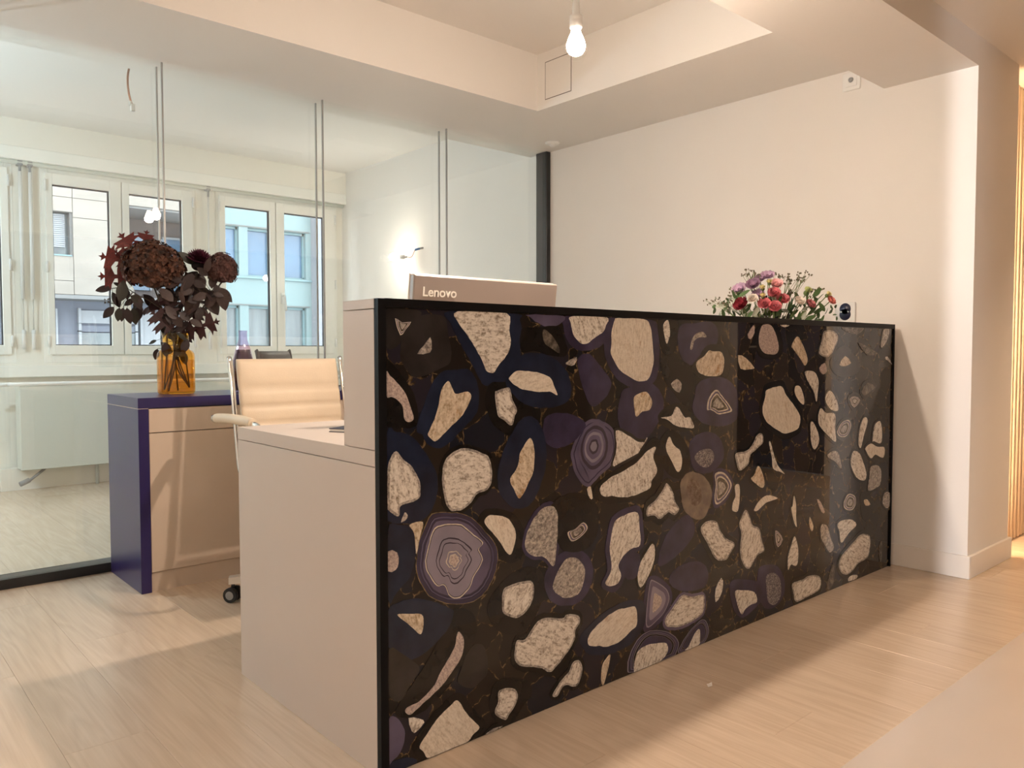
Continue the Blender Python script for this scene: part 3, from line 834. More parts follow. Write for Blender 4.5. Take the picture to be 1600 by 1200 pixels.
 ('c','k',[(2325,477),(2374,436),(2435,424),(2452,450),(2419,503),(2382,545),(2328,558),(2306,520)],[(2318,471),(2370,427),(2437,415),(2461,452),(2427,509),(2387,553),(2325,567),(2296,520)]),
 ('g','k',[(2474,375),(2549,378),(2593,392),(2597,449),(2558,476),(2495,474),(2484,433)],[(2468,368),(2550,368),(2601,387),(2606,453),(2560,485),(2490,482),(2475,435)]),
 ('w','k',[(2448,548),(2493,513),(2537,526),(2615,505),(2626,550),(2554,559),(2490,578),(2442,563)],[(2441,541),(2491,504),(2536,516),(2617,496),(2632,557),(2556,568),(2490,588),(2436,571)]),
 ('t','k',[(2261,322),(2320,309),(2354,329),(2347,365),(2288,381),(2249,351)],[(2256,314),(2321,299),(2363,325),(2353,373),(2287,391),(2240,355)]),
 ('o','k',[(2451,311),(2495,310),(2463,337),(2432,335)],[(2416,273),(2473,237),(2515,274),(2499,355),(2406,372)]),
 ('g','k',[(2658,272),(2690,278),(2690,337),(2641,344),(2617,303)],[(2655,263),(2690,273),(2690,343),(2637,353),(2608,301)]),
 ('c','k',[(2214,235),(2232,184),(2294,214),(2363,239),(2321,268),(2235,277),(2196,264)],[(2202,230),(2229,172),(2299,202),(2374,233),(2325,280),(2235,290),(2185,270)]),
 ('c','k',[(2260,44),(2329,44),(2388,69),(2479,81),(2502,134),(2488,176),(2413,190),(2354,172),(2240,128),(2213,87)],[(2254,29),(2332,28),(2392,53),(2487,67),(2518,132),(2497,190),(2413,206),(2349,187),(2232,142),(2197,83)]),
 ('g','d',[(2056,238),(2084,203),(2133,160),(2166,176),(2137,220),(2108,272),(2060,284)],[(2047,235),(2077,196),(2130,151),(2176,175),(2145,225),(2114,279),(2055,292)]),
 ('t','d',[(1714,275),(1729,249),(1760,273),(1736,301),(1709,315)],[(1699,270),(1728,233),(1776,271),(1746,313),(1697,325)]),
 ('c','d',[(1827,240),(1804,199),(1805,150),(1824,166),(1862,154),(1876,174),(1875,224),(1850,271)],[(1819,245),(1795,201),(1797,145),(1825,156),(1863,145),(1885,172),(1884,226),(1853,280)]),
 ('o',None,[(1983,270),(1993,289),(1966,329),(1962,299)],None),
 ('m',None,[(2058,336),(2085,333),(2052,376),(2020,393)],None),
 ('p','v',[(958,188),(959,127),(1006,136),(1048,158),(1071,194),(1054,228),(995,266),(973,265)],[(942,190),(947,116),(1011,121),(1059,146),(1087,193),(1065,239),(1002,280),(959,272)]),
 ('c','p',[(1052,116),(1072,101),(1139,89),(1209,94),(1252,106),(1262,132),(1255,166),(1190,175),(1138,190),(1088,159),(1055,136)],[(1043,112),(1069,92),(1139,80),(1210,85),(1258,98),(1271,132),(1260,174),(1192,184),(1137,199),(1083,167),(1048,142)]),
 (None,'v',None,[(1104,218),(1190,194),(1272,195),(1279,248),(1224,286),(1120,288),(1070,256)]),
 ('c','q',[(899,3),(929,3),(1024,3),(1063,24),(1056,53),(1007,65),(960,71),(913,59)],[(869,21),(899,3),(1073,3),(1106,3),(1123,40),(1072,84),(991,110),(928,105),(883,66)]),
 ('c','q',[(1158,4),(1228,3),(1239,18),(1235,56),(1210,47),(1175,12)],[(1210,3),(1264,3),(1290,38),(1263,82),(1209,73),(1150,40),(1123,3)]),
 ('c','v',[(1462,88),(1488,49),(1508,62),(1545,71),(1587,73),(1569,112),(1486,136),(1446,138)],[(1435,83),(1496,35),(1600,59),(1643,85),(1620,132),(1493,174),(1413,173)]),
 ('c',None,[(1329,128),(1356,145),(1370,175),(1362,204),(1329,173)],None),
 ('G','v',[(1652,107),(1666,56),(1711,35),(1752,62),(1745,125),(1699,158),(1650,155)],[(1591,108),(1644,37),(1720,28),(1775,58),(1778,118),(1730,176),(1654,197),(1598,189)]),
 ('c','k',[(1851,42),(1866,14),(1900,11),(1975,16),(2052,26),(2056,72),(1973,96),(1923,90),(1840,89)],[(1836,37),(1857,3),(1900,3),(1977,3),(2061,13),(2067,84),(1975,112),(1922,106),(1831,102)]),
 ('w','n',[(699,136),(739,124),(781,112),(839,117),(883,135),(910,149),(906,199),(867,210),(809,211),(753,195),(712,176),(693,156)],[(699,110),(781,89),(868,90),(928,115),(953,159),(937,216),(852,230),(767,220),(698,193),(659,161)]),
 ('c','k',[(371,308),(393,290),(422,280),(454,290),(477,319),(477,363),(438,372),(393,371),(371,358)],[(342,273),(393,241),(449,239),(491,273),(515,320),(520,372),(473,407),(404,402),(349,371),(317,328)]),
 ('g','v',[(554,330),(581,303),(619,291),(658,299),(676,333),(676,369),(645,399),(606,404),(574,379),(559,355)],[(532,316),(569,282),(645,269),(692,292),(714,344),(697,393),(645,424),(581,423),(539,395),(520,363)]),
 ('c','k',[(473,233),(449,216),(422,220),(413,196),(413,167),(438,145),(496,126),(540,102),(557,106),(607,138),(638,170),(640,193),(658,213),(653,233),(607,247),(589,240),(532,255),(496,254)],[(465,243),(446,229),(415,232),(400,198),(401,161),(432,133),(491,114),(536,89),(563,94),(615,127),(650,163),(652,187),(671,209),(660,244),(608,260),(590,253),(534,268),(491,267)]),
 ('c','k',[(615,81),(582,63),(552,34),(569,25),(587,43),(607,47),(633,34),(654,37),(669,75),(659,102),(633,104)],[(608,90),(575,72),(541,38),(572,14),(593,33),(605,36),(631,23),(662,30),(680,74),(666,111),(628,114)]),
 ('o',None,[(756,61),(751,21),(759,3),(776,37),(790,83),(776,79)],None),
 ('w','k',[(194,109),(165,94),(136,71),(108,40),(121,22),(136,3),(194,3),(249,3),(270,15),(291,28),(264,60),(244,85),(230,109),(218,118)],[(186,127),(154,111),(122,86),(89,46),(104,11),(129,3),(194,3),(254,3),(281,3),(311,31),(280,73),(261,96),(246,121),(218,138)]),
 ('m','k',[(215,255),(195,228),(171,203),(146,170),(109,150),(78,146),(67,137),(82,126),(100,133),(137,150),(175,170),(204,194),(230,219),(242,248),(239,273),(225,289)],[(157,270),(100,207),(55,166),(42,140),(64,123),(109,119),(175,146),(224,188),(265,234),(285,278),(275,321),(235,346),(195,339)]),
 ('o','n',[(74,347),(97,324),(114,311),(121,333),(116,357),(83,366),(48,372)],[(24,304),(65,262),(110,258),(157,277),(195,307),(211,344),(176,367),(111,397),(57,400),(24,386)]),
 (None,'d',None,[(24,192),(55,166),(82,197),(110,227),(83,258),(24,297)]),
 (None,'p',None,[(24,27),(31,30),(59,51),(67,86),(49,126),(24,132)]),
 ('c',None,[(87,83),(99,79),(122,95),(109,107),(78,118)],None),
 (None,'n',None,[(31,7),(99,3),(81,23),(31,30)]),
 ('c','k',[(355,76),(344,55),(348,40),(377,19),(392,31),(415,50),(422,74),(404,96),(359,104)],[(327,60),(348,23),(404,3),(438,34),(473,59),(461,97),(404,125),(349,129),(327,93)]),
 ('g','k',[(348,3),(370,6),(337,9),(312,3)],[(350,3),(378,14),(335,20),(304,3)]),
 (None,'d',None,[(238,201),(224,164),(264,136),(306,149),(321,170),(312,222),(285,245),(254,229)]),
 ('m',None,[(2052,889),(2083,901),(2066,934),(2025,914)],None),
 ('c',None,[(2378,7),(2377,21),(2318,27),(2301,8)],None),
 ('f',None,[(2160,17),(2175,54),(2168,114),(2136,75),(2111,14)],None),
 ('f',None,[(2602,36),(2620,56),(2617,129),(2592,105)],None),
 ('f',None,[(2247,1062),(2339,1050),(2409,1078),(2349,1078),(2207,1078)],None),
 ('f',None,[(2444,963),(2537,971),(2474,991),(2352,1018)],None),
 ('o',None,[(1466,920),(1519,917),(1552,921),(1498,956),(1449,967)],None),
 ('m',None,[(1525,1023),(1549,1046),(1545,1073),(1508,1039)],None),
]


CORE = dict(c='crystal_cream', w='crystal_white', g='crystal_grey', o='crystal_ochre', m='crystal_mauve', G='crystal_sparkle', b='crystal_brown', f='crystal_dim')
OUTER = dict(n='agate_navy', k='agate_black', d='agate_umber', v='agate_violet', p='agate_lilac', q='agate_violet', b='agate_earth')
SLOTS = ['agate_rim', 'agate_rim_dull', 'agate_line_dark', 'agate_lavender', 'agate_lilac', 'agate_violet', 'agate_black']


def smooth_outline(pts, n, amp, seed):
    c = catmull([(p[0] / 1000.0, p[1] / 1000.0, 0) for p in pts], n, True)
    out = []
    for p in c:
        d = noise.noise(Vector((p.x * 55, p.y * 55, seed))) * amp
        e = noise.noise(Vector((p.x * 55, p.y * 55, seed + 9))) * amp
        q = (min(max(p.x + d, 0.0225), L_ - 0.012), min(max(p.y + e, 0.003), 1.0795))
        if not out or (abs(q[0] - out[-1][0]) + abs(q[1] - out[-1][1])) > 1e-5:
            out.append(q)
    return out


def slab(bm, outline, y, mi, bands):
    """thin polished slice facing the room; bands = (width, slot) rings set in from its edge"""
    n = len(outline)
    a = [bm.verts.new((p[0], y, p[1])) for p in outline]
    b = [bm.verts.new((p[0], 0.0, p[1])) for p in outline]
    top = bm.faces.new(a)
    top.material_index = mi
    for i in range(n):
        f = bm.faces.new((a[i], a[(i + 1) % n], b[(i + 1) % n], b[i]))
        f.material_index = mi
    # bands only where no corner is sharp enough to fold the inset over itself
    for i in range(n):
        u = Vector((outline[i][0] - outline[i - 1][0], outline[i][1] - outline[i - 1][1]))
        v = Vector((outline[(i + 1) % n][0] - outline[i][0], outline[(i + 1) % n][1] - outline[i][1]))
        if u.length > 1e-7 and v.length > 1e-7 and u.angle(v) > 1.05:
            bands = []
            break
    for wd, slot in bands:
        r = bmesh.ops.inset_region(bm, faces=[top], thickness=wd, depth=0.0, use_even_offset=False, use_boundary=True)
        for f in r['faces']:
            f.material_index = slot


def rings(bm, outline, y, steps):
    """banded slice: steps = [(scale of the outline about its centre, slot)] from the edge inwards"""
    n = len(outline)
    c = Vector((sum(p[0] for p in outline) / n, 0, sum(p[1] for p in outline) / n))
    prev = None
    for q, (sc_, slot_) in enumerate(steps):
        ring = []
        for i, p in enumerate(outline):
            v = Vector((p[0], 0, p[1])) - c
            # inner bands round off and wander a little
            m_ = 1 + (1 - sc_) * 0.16 * noise.noise(v.normalized() * 1.4 + Vector((q * 0.15, y * 900, 0)))
            r0 = v.length * sc_ * m_
            ring.append(bm.verts.new(c + v.normalized() * r0 + Vector((0, y, 0))))
        if prev:
            for i in range(n):
                f = bm.faces.new((prev[i], prev[(i + 1) % n], ring[(i + 1) % n], ring[i])); f.material_index = pslot
        else:
            for i in range(n):
                a, b = outline[i], outline[(i + 1) % n]
                f = bm.faces.new((bm.verts.new((a[0], 0, a[1])), bm.verts.new((b[0], 0, b[1])), ring[(i + 1) % n], ring[i])); f.material_index = slot_
        prev, pslot = ring, slot_
    f = bm.faces.new(prev); f.material_index = pslot


NS = 0
for core, oc, inner, outer in AGATES:
    NS += 1
    bm = new_bm()
    slots = list(SLOTS)
    def slot(nm):
        if nm not in slots:
            slots.append(nm)
        return slots.index(nm)
    if outer:
        o_ = smooth_outline(outer, 4, 0.0025, NS)
        bands = [(0.0012, 1)]
        if oc == 'p':
            bands = [(0.0014, 0), (0.010, slot('agate_lilac')), (0.004, 5), (0.012, slot('agate_lilac'))]
        elif oc == 'v':
            bands = [(0.0012, 1)]
        elif oc == 'n' and NS % 2:
            bands = [(0.0012, 1)]
        yo = -0.0006 - 0.00002 * (NS % 60)
        if oc == 'q':
            rings(bm, o_, yo, [(1, 3), (0.975, 5), (0.90, 4), (0.86, 2), (0.81, 3), (0.79, 6), (0.72, 4), (0.70, 5)])
        elif core == 'P':
            rings(bm, o_, yo, [(1, 1), (0.985, 5), (0.94, 2), (0.92, 5), (0.89, 4), (0.87, 5), (0.84, 2), (0.82, 4)])
        else:
            slab(bm, o_, yo, slot(OUTER[oc]), bands)
    if inner:
        amp = 0.0022 if len(inner) > 8 else 0.001
        i_ = smooth_outline(inner, 4 if len(inner) > 5 else 2, amp, NS + 0.5)
        y = -0.0021 - 0.00001 * (NS % 40)
        if core == 'P':
            rings(bm, i_, y, [(1, 0), (0.965, 2), (0.945, 3), (0.62, 2), (0.585, 3), (0.50, 2), (0.475, 3), (0.27, 0), (0.24, 3), (0.18, 0), (0.15, slot('crystal_mauve'))])
        elif core == 'A':
            rings(bm, i_, y, [(1, 4), (0.86, 2), (0.72, 4), (0.60, 3), (0.48, 4), (0.30, 2), (0.2, 3)])
        elif core == 'p':
            rings(bm, i_, y, [(1, 3), (0.94, 4), (0.7, 3), (0.4, slot('crystal_mauve'))])
        elif core == 't':
            rings(bm, i_, y, [(1, 0), (0.88, 4), (0.74, 0), (0.64, slot('crystal_dim')), (0.42, slot('crystal_grey'))])
        else:
            slab(bm, i_, y, slot(CORE[core]), ([(0.0016, 0), (0.006, slot('crystal_grey'))] if core == 'c' and len(inner) > 8 else [(0.0018, 0)]) if core in 'cowg' else [(0.0016, slot('crystal_dim'))])
    used = sorted({f.material_index for f in bm.faces})
    rm = {u: k for k, u in enumerate(used)}
    for f in bm.faces:
        f.material_index = rm[f.material_index]
    part('agate_slice', bm, [slots[u] for u in used], sp)

# ------------------------------------------------------------------ navy cabinet
cb = thing('sideboard_cabinet', 'navy wrapped sideboard with cream drawer fronts against the glass', 'cabinet', (0.8, 2.04, 0))
CX0, CY0, CY1, CH = 0.0146, 1.820, 2.262, 0.795
CX1 = 1.75
boxes('top_board', [(CX0, CX1, CY0, CY1, CH - 0.042, CH)], 'laminate_navy', cb, bev=0.001)
boxes('side_board', [(CX0, CX0 + 0.040, CY0, CY1, 0, CH - 0.0445)], 'laminate_navy', cb, bev=0.001)
boxes('side_board', [(CX1 - 0.040, CX1, CY0, CY1, 0, CH - 0.0445)], 'laminate_navy', cb, bev=0.001)
for ea, eb in ((CX0 + 0.0015, CX0 + 0.04), (CX1 - 0.04, CX1 - 0.0015)):
    boxes('joint_highlight', [(ea, eb, CY0 + 0.0015, CY1, CH - 0.0445, CH - 0.042)], 'laminate_cream', cb)  # highlight along the board joint, put in as a cream strip
boxes('carcass', [(CX0 + 0.041, CX1 - 0.041, CY0 + 0.024, CY1, 0.09, CH - 0.0445)], 'joint_shadow', cb)
boxes('plinth', [(CX0 + 0.041, CX1 - 0.041, CY0 + 0.012, CY0 + 0.03, 0.0, 0.078)], 'laminate_cream', cb)
xm = [CX0 + 0.042, 0.62, 1.18, CX1 - 0.042]
for a, b in zip(xm, xm[1:]):
    boxes('drawer_front', [(a, b - 0.002, CY0 + 0.004, CY0 + 0.022, 0.653, CH - 0.046)], 'laminate_cream', cb, bev=0.0008)
    boxes('door_front', [(a, b - 0.002, CY0 + 0.004, CY0 + 0.022, 0.081, 0.6495)], 'laminate_cream', cb, bev=0.0008)


# ------------------------------------------------------------------ office chairs (facing -Y)
def make_chair(name, label, leather, metal, group=None):
    t = thing(name, label, 'chair', (0, 0, 0), group)
    # side view of the sling: (y, z) from the back's top down and forward along the seat
    path = [(0.205, 0.950), (0.175, 0.80), (0.140, 0.62), (0.128, 0.55), (0.110, 0.505), (0.06, 0.478), (-0.10, 0.472), (-0.25, 0.482), (-0.31, 0.470)]
    P = catmull([(0, y, z) for y, z in path], 16)
    # arc length
    S = [0.0]
    for a, b in zip(P, P[1:]):
        S.append(S[-1] + (b - a).length)
    tot = S[-1]

    def at(s):
        s = min(max(s, 0), tot)
        for i in range(len(S) - 1):
            if S[i + 1] >= s:
                u = (s - S[i]) / max(S[i + 1] - S[i], 1e-9)
                p = P[i].lerp(P[i + 1], u)
                tg = (P[i + 1] - P[i]).normalized()
                return p, Vector((0, -tg.z, tg.y))
        return P[-1], Vector((0, 0, 1))

    def pad(s0, s1, first):
        marks = [s0]
        if first:
            marks.append(s0 + 0.128)
        while marks[-1] + 0.068 < s1 - 0.02:
            marks.append(marks[-1] + 0.068)
        marks.append(s1)
        bm = new_bm()
        front, back = [], []
        hw = 0.221
        xs_ = [-hw, -hw + 0.012, -hw * 0.5, 0, hw * 0.5, hw - 0.012, hw]
        for a, b in zip(marks, marks[1:]):
            for k in range(7):
                u = k / 6.0
                if k == 6 and b != marks[-1]:
                    continue
                p, nrm = at(a + (b - a) * u)
                th = 0.007 + 0.011 * (1 - abs(2 * u - 1) ** 5)
                row_f, row_b = [], []
                for j, x in enumerate(xs_):
                    e = 0.45 if j in (0, 6) else 1.0
                    row_f.append(bm.verts.new(p - nrm * th * e * -1 + Vector((x, 0, 0))))
                    row_b.append(bm.verts.new(p + nrm * th * e * -1 + Vector((x, 0, 0))))
                front.append(row_f); back.append(row_b)
        n, m = len(front), len(xs_)
        for i in range(n - 1):
            for j in range(m - 1):
                for rows, rev in ((front, False), (back, True)):
                    q = [rows[i][j], rows[i][j + 1], rows[i + 1][j + 1], rows[i + 1][j]]
                    f = bm.faces.new(q[::-1] if rev else q); f.smooth = True
            for j in (0, m - 1):
                f = bm.faces.new((front[i][j], front[i + 1][j], back[i + 1][j], back[i][j])); f.smooth = True
        for i in (0, n - 1):
            for j in range(m - 1):
                bm.faces.new((front[i][j], front[i][j + 1], back[i][j + 1], back[i][j]))
        return bm

    sb = 0.44
    part('backrest', pad(0.0, sb, True), leather, t)
    part('seat', pad(sb + 0.012, tot, False), leather, t)
    for sx in (-1, 1):
        bm = new_bm()
        pts = [at(tot * k / 40.0)[0] + Vector((sx * 0.246, 0, 0)) for k in range(41)]
        pts = [pts[0] + Vector((0, 0.004, 0.006))] + pts
        tube(bm, pts, 0.016, 10, flat=0.62)
        part('side_rail', bm, metal, t)
        # armrest: chrome loop with a leather sleeve
        xa = sx * 0.300
        bm = new_bm()
        tube(bm, catmull([(xa, 0.232, 0.716), (xa, 0.15, 0.722), (xa, 0.05, 0.724), (xa, -0.10, 0.722), (xa, -0.185, 0.708), (xa, -0.225, 0.665), (xa - sx * 0.008, -0.215, 0.59), (xa - sx * 0.03, -0.175, 0.525), (sx * 0.256, -0.12, 0.480)], 6), 0.011, 8)
        tube(bm, [(xa, 0.226, 0.716), (xa, 0.240, 0.7155)], 0.0155, 10)
        tube(bm, [(sx * 0.246, 0.170, 0.722), (xa, 0.170, 0.722)], 0.008, 8)
        ar = part('armrest', bm, metal, t)
        bm = new_bm()
        tube(bm, catmull([(xa, 0.212, 0.718), (xa, 0.10, 0.724), (xa, -0.04, 0.725), (xa, -0.135, 0.720)], 5), 0.0185, 10)
        part('arm_sleeve', bm, leather, ar)
    bm = new_bm(); tube(bm, [(-0.246, 0.10, 0.49), (0.246, 0.10, 0.49)], 0.010, 8); tube(bm, [(-0.246, -0.14, 0.462), (0.246, -0.14, 0.462)], 0.010, 8)
    box(bm, -0.07, 0.07, -0.12, 0.08, 0.425, 0.462, bev=0.006)
    part('seat_frame', bm, metal, t)
    bm = new_bm(); tube(bm, [(0, -0.02, 0.43), (0, -0.02, 0.26)], 0.017, 12); tube(bm, [(0, -0.02, 0.27), (0, -0.02, 0.09)], 0.028, 12)
    part('gas_column', bm, metal, t)
    for k in range(5):
        a = math.radians(152 + 72 * k)
        dx, dy = math.cos(a), math.sin(a)
        c = Vector((0, -0.02, 0))
        bm = new_bm()
        e0, e1 = c + Vector((dx * 0.02, dy * 0.02, 0.105)), c + Vector((dx * 0.33, dy * 0.33, 0.085))
        side = Vector((-dy, dx, 0))
        vs = []
        for e, wd, hh in ((e0, 0.030, 0.022), (e1, 0.019, 0.013)):
            vs.append([bm.verts.new(e + side * sx * wd + Vector((0, 0, sz * hh))) for sx, sz in ((-1, -1), (1, -1), (1, 1), (-1, 1))])
        for i in range(4):
            bm.faces.new((vs[0][i], vs[0][(i + 1) % 4], vs[1][(i + 1) % 4], vs[1][i]))
        bm.faces.new(vs[0][::-1]); bm.faces.new(vs[1])
        part('base_arm', bm, 'aluminium', t)
        cc = c + Vector((dx * 0.315, dy * 0.315, 0.029))
        bm = new_bm()
        sd = Vector((math.cos(a + 1.1), math.sin(a + 1.1), 0))
        for s in (-1, 1):
            tube(bm, [cc + sd * s * 0.008, cc + sd * s * 0.026], 0.029, 16)
        tube(bm, [cc + Vector((0, 0, 0.012)), cc + Vector((0, 0, 0.05))], 0.008, 8)
        cs = part('caster', bm, 'black_rubber', t)
        for s in (-1, 1):
            bm = new_bm()
            tube(bm, [cc + sd * s * 0.0262, cc + sd * s * 0.0275], 0.017, 14)
            part('hub_cap', bm, 'grey_plastic', cs)
    return t


ch = make_chair('office_chair', 'cream ribbed leather office chair with chrome rails behind the desk', 'cream_leather', 'chrome')
ch.location = (0.537, 1.365, 0)
ch2 = make_chair('office_chair', 'black office chair behind the glass, only its back top showing', 'black_leather', 'black_profile')
ch2.location = (1.27, 2.85, 0.0)
ch2.rotation_euler = (0, 0, 0.75)
ch2.scale = (1, 1, 1.035)

# ------------------------------------------------------------------ on the desk
mo = thing('computer_monitor', 'taupe computer monitor seen from behind, its top above the counter', 'monitor', (0.70, 0.46, 0.755))
bm = new_bm()
box(bm, -0.295, 0.295, -0.012, 0.012, -0.30, 0.05, bev=0.004)
rot = Matrix.Translation((0.703, 0.455, 1.165)) @ Euler((math.radians(7), 0, math.radians(-1.5)), 'XYZ').to_matrix().to_4x4()
bm.transform(rot)
part('back_shell', bm, 'monitor_grey', mo)
bm = new_bm(); box(bm, -0.297, 0.297, 0.0115, 0.018, -0.302, 0.0525, bev=0.002); bm.transform(rot)
part('bezel', bm, 'monitor_edge', mo)
bm = new_bm(); box(bm, -0.285, 0.285, 0.018, 0.0195, -0.29, 0.042); bm.transform(rot)
part('screen', bm, 'screen_black', mo)
bm = new_bm(); box(bm, -0.03, 0.03, 0.30, 0.50 - 0.15, 0, 0)
bm.free()
bm = new_bm()
box(bm, 0.61, 0.80, 0.36, 0.56, 0.755, 0.767, bev=0.003)
tube(bm, [(0.703, 0.41, 0.765), (0.703, 0.425, 0.86), (0.703, 0.455, 1.0)], 0.022, 10)
part('stand', bm, 'monitor_grey', mo)
tcu = bpy.data.curves.new('lettering', 'FONT')
tcu.body = 'Lenovo'
tcu.size = 0.051
tcu.extrude = 0.0008
tcu.offset = 0.0008
tob = bpy.data.objects.new('lettering_source', tcu)
COL.objects.link(tob)
bpy.context.view_layer.update()
lme = bpy.data.meshes.new_from_object(tob.evaluated_get(bpy.context.evaluated_depsgraph_get()))
bpy.data.objects.remove(tob)
lme.materials.clear(); lme.materials.append(M['letter_silver'])
lx = max(v.co.x for v in lme.vertices)
lme.transform(rot @ Matrix.Translation((-0.264, -0.0130, -0.014)) @ Matrix.Rotation(PI / 2, 4, 'X') @ Matrix.Diagonal((0.128 / lx, 0.80, 1, 1)))
part('logo_lettering', lme, None, mo, label='raised pale word Lenovo near the top left corner')

nb = thing('notebook', 'small dark navy notebook lying on the white desk top', 'notebook', (0.22, 0.46, 0.755))
bm = new_bm(); box(bm, -0.07, 0.07, -0.05, 0.05, 0.0085, 0.0105); box(bm, -0.07, 0.07, -0.05, 0.05, 0, 0.002)
Rn = Matrix.Translation((0.215, 0.455, 0.7552)) @ Matrix.Rotation(0.5, 4, 'Z')
bm.transform(Rn); part('cover', bm, 'navy_cover', nb)
bm = new_bm(); box(bm, -0.069, 0.066, -0.048, 0.048, 0.002, 0.0085); bm.transform(Rn); part('pages', bm, 'paper', nb)

# ------------------------------------------------------------------ vase, carafe
VX, VY, VZ = 0.254, 2.088, 0.7952
va = thing('glass_vase', 'amber glass bottle vase half full of water on the navy cabinet', 'vase', (VX, VY, VZ))
bm = new_bm()
prof = [(0.0, 0.002), (0.070, 0.0), (0.0775, 0.006), (0.079, 0.02), (0.079, 0.162), (0.077, 0.178), (0.070, 0.189), (0.058, 0.196), (0.0545, 0.204), (0.054, 0.245), (0.056, 0.262), (0.059, 0.268), (0.056, 0.269)]
lathe(bm, prof, (VX, VY, VZ), 40)
part('bottle', bm, 'amber_glass', va)
bm = new_bm()
lathe(bm, [(0.0, 0.008), (0.070, 0.009), (0.0755, 0.02), (0.0755, 0.150), (0.0, 0.150)], (VX, VY, VZ), 40)
part('water', bm, 'vase_water', va)

CXc, CYc = 0.545, 2.05
cf = thing('glass_carafe', 'small purple glass carafe of dark liquid behind the cream chair', 'carafe', (CXc, CYc, VZ))
bm = new_bm()
lathe(bm, [(0.0, 0.002), (0.050, 0.0), (0.054, 0.008), (0.053, 0.08), (0.046, 0.145), (0.033, 0.20), (0.0205, 0.240), (0.019, 0.272), (0.0215, 0.284), (0.019, 0.284)], (CXc, CYc, VZ), 32)
part('bottle', bm, 'purple_glass', cf)
bm = new_bm()
lathe(bm, [(0.0, 0.006), (0.047, 0.008), (0.051, 0.02), (0.0505, 0.08), (0.0435, 0.145), (0.031, 0.196), (0.0, 0.196)], (CXc, CYc, VZ), 32)
part('liquid', bm, 'carafe_water', cf)

# ------------------------------------------------------------------ flowers
mat('oak_red', (0.105, 0.008, 0.006), 0.55, var=0.45, scale=20)
mat('oak_dark', (0.032, 0.006, 0.007), 0.55, var=0.4, scale=20)
mat('leaf_maroon', (0.026, 0.012, 0.012), 0.5, var=0.4, scale=25)
mat('leaf_mauve', (0.050, 0.029, 0.026), 0.5, var=0.35, scale=25)
mat('leaf_olive', (0.024, 0.021, 0.013), 0.5, var=0.35, scale=25)
mat('hydrangea_rust', (0.080, 0.029, 0.015), 0.7, var=0.85, scale=38)
mat('hydrangea_pink', (0.088, 0.036, 0.030), 0.7, var=0.55, scale=30)
mat('mum_magenta', (0.085, 0.011, 0.034), 0.6, var=0.4, scale=40)
mat('mum_heart', (0.012, 0.006, 0.008), 0.8)
mat('stem_brown', (0.055, 0.038, 0.020), 0.6, var=0.3)
mat('stem_green', (0.14, 0.20, 0.06), 0.6, var=0.3, scale=30)
mat('leaf_green', (0.060, 0.115, 0.035), 0.5, var=0.4, scale=25)
mat('leaf_grey_green', (0.36, 0.38, 0.30), 0.6, var=0.2, scale=25)
mat('sprig_brown', (0.15, 0.125, 0.075), 0.7, var=0.3, scale=60)
mat('petal_lilac', (0.50, 0.34, 0.47), 0.6, var=0.25, scale=40)
mat('petal_plum', (0.26, 0.14, 0.22), 0.6, var=0.3, scale=40)
mat('petal_pink', (0.58, 0.17, 0.19), 0.6, var=0.45, scale=50)
mat('petal_palepink', (0.86, 0.50, 0.50), 0.6, var=0.2, scale=40)
mat('petal_red', (0.25, 0.018, 0.03), 0.6, var=0.4, scale=60)
mat('petal_white', (0.86, 0.78, 0.70), 0.6, var=0.1, scale=40)
mat('petal_yellow', (0.82, 0.74, 0.36), 0.6, var=0.15, scale=50)
mat('petal_coral', (0.66, 0.20, 0.17), 0.6, var=0.3, scale=50)
mat('petal_mauve', (0.50, 0.16, 0.17), 0.6, var=0.3, scale=50)
mat('petal_lime', (0.52, 0.58, 0.22), 0.6, var=0.2, scale=50)

OAK_UPPER = [((0.141,2.13,1.363),(0.061,2.149,1.476)),((0.139,2.154,1.404),(0.158,2.149,1.502)),((0.121,2.125,1.361),(-0.009,2.164,1.387))]
OAK_LOWER_LEFT = [((0.12,2.137,1.307),(-0.01,2.183,1.306)),((0.119,2.196,1.347),(0.054,2.221,1.417))]
OAK_RIGHT = [((0.283,2.048,1.071),(0.397,1.999,1.115)),((0.266,2.076,1.061),(0.353,2.034,1.085)),((0.341,2.097,1.18),(0.263,2.133,1.239))]
OAK_MIDDLE = [((0.233,2.053,1.07),(0.159,2.071,1.147)),((0.254,2.115,1.111),(0.173,2.135,1.202)),((0.249,2.059,1.149),(0.209,2.086,1.214))]
LEFT_SPRAY = [((0.019,2.167,1.255),(-0.032,2.194,1.246)),((0.055,2.156,1.263),(0.029,2.168,1.278)),((0.041,2.122,1.196),(0.052,2.122,1.276)),((0.056,2.201,1.174),(0.035,2.209,1.233)),((0.033,2.194,1.177),(-0.002,2.211,1.134)),((0.033,2.114,1.17),(0.028,2.123,1.119)),((0.062,2.167,1.173),(0.054,2.164,1.121)),((0.059,2.102,1.17),(0.072,2.108,1.11)),((0.095,2.142,1.173),(0.105,2.145,1.109)),((0.13,2.178,1.196),(0.13,2.184,1.13)),((0.114,2.188,1.215),(0.08,2.197,1.188)),((0.136,2.166,1.222),(0.11,2.174,1.175)),((0.149,2.178,1.236),(0.197,2.172,1.178)),((0.142,2.083,1.176),(0.122,2.079,1.143)),((0.077,2.118,1.223),(0.124,2.115,1.199)),((0.078,2.143,1.25),(0.073,2.148,1.212)),((0.096,2.121,1.231),(0.117,2.115,1.173))]
LEFT_STEM = [(0.254,2.092,0.998),(0.225,2.102,1.117),(0.18,2.117,1.188),(0.119,2.137,1.226),(0.069,2.154,1.257),(0.02,2.17,1.255)]
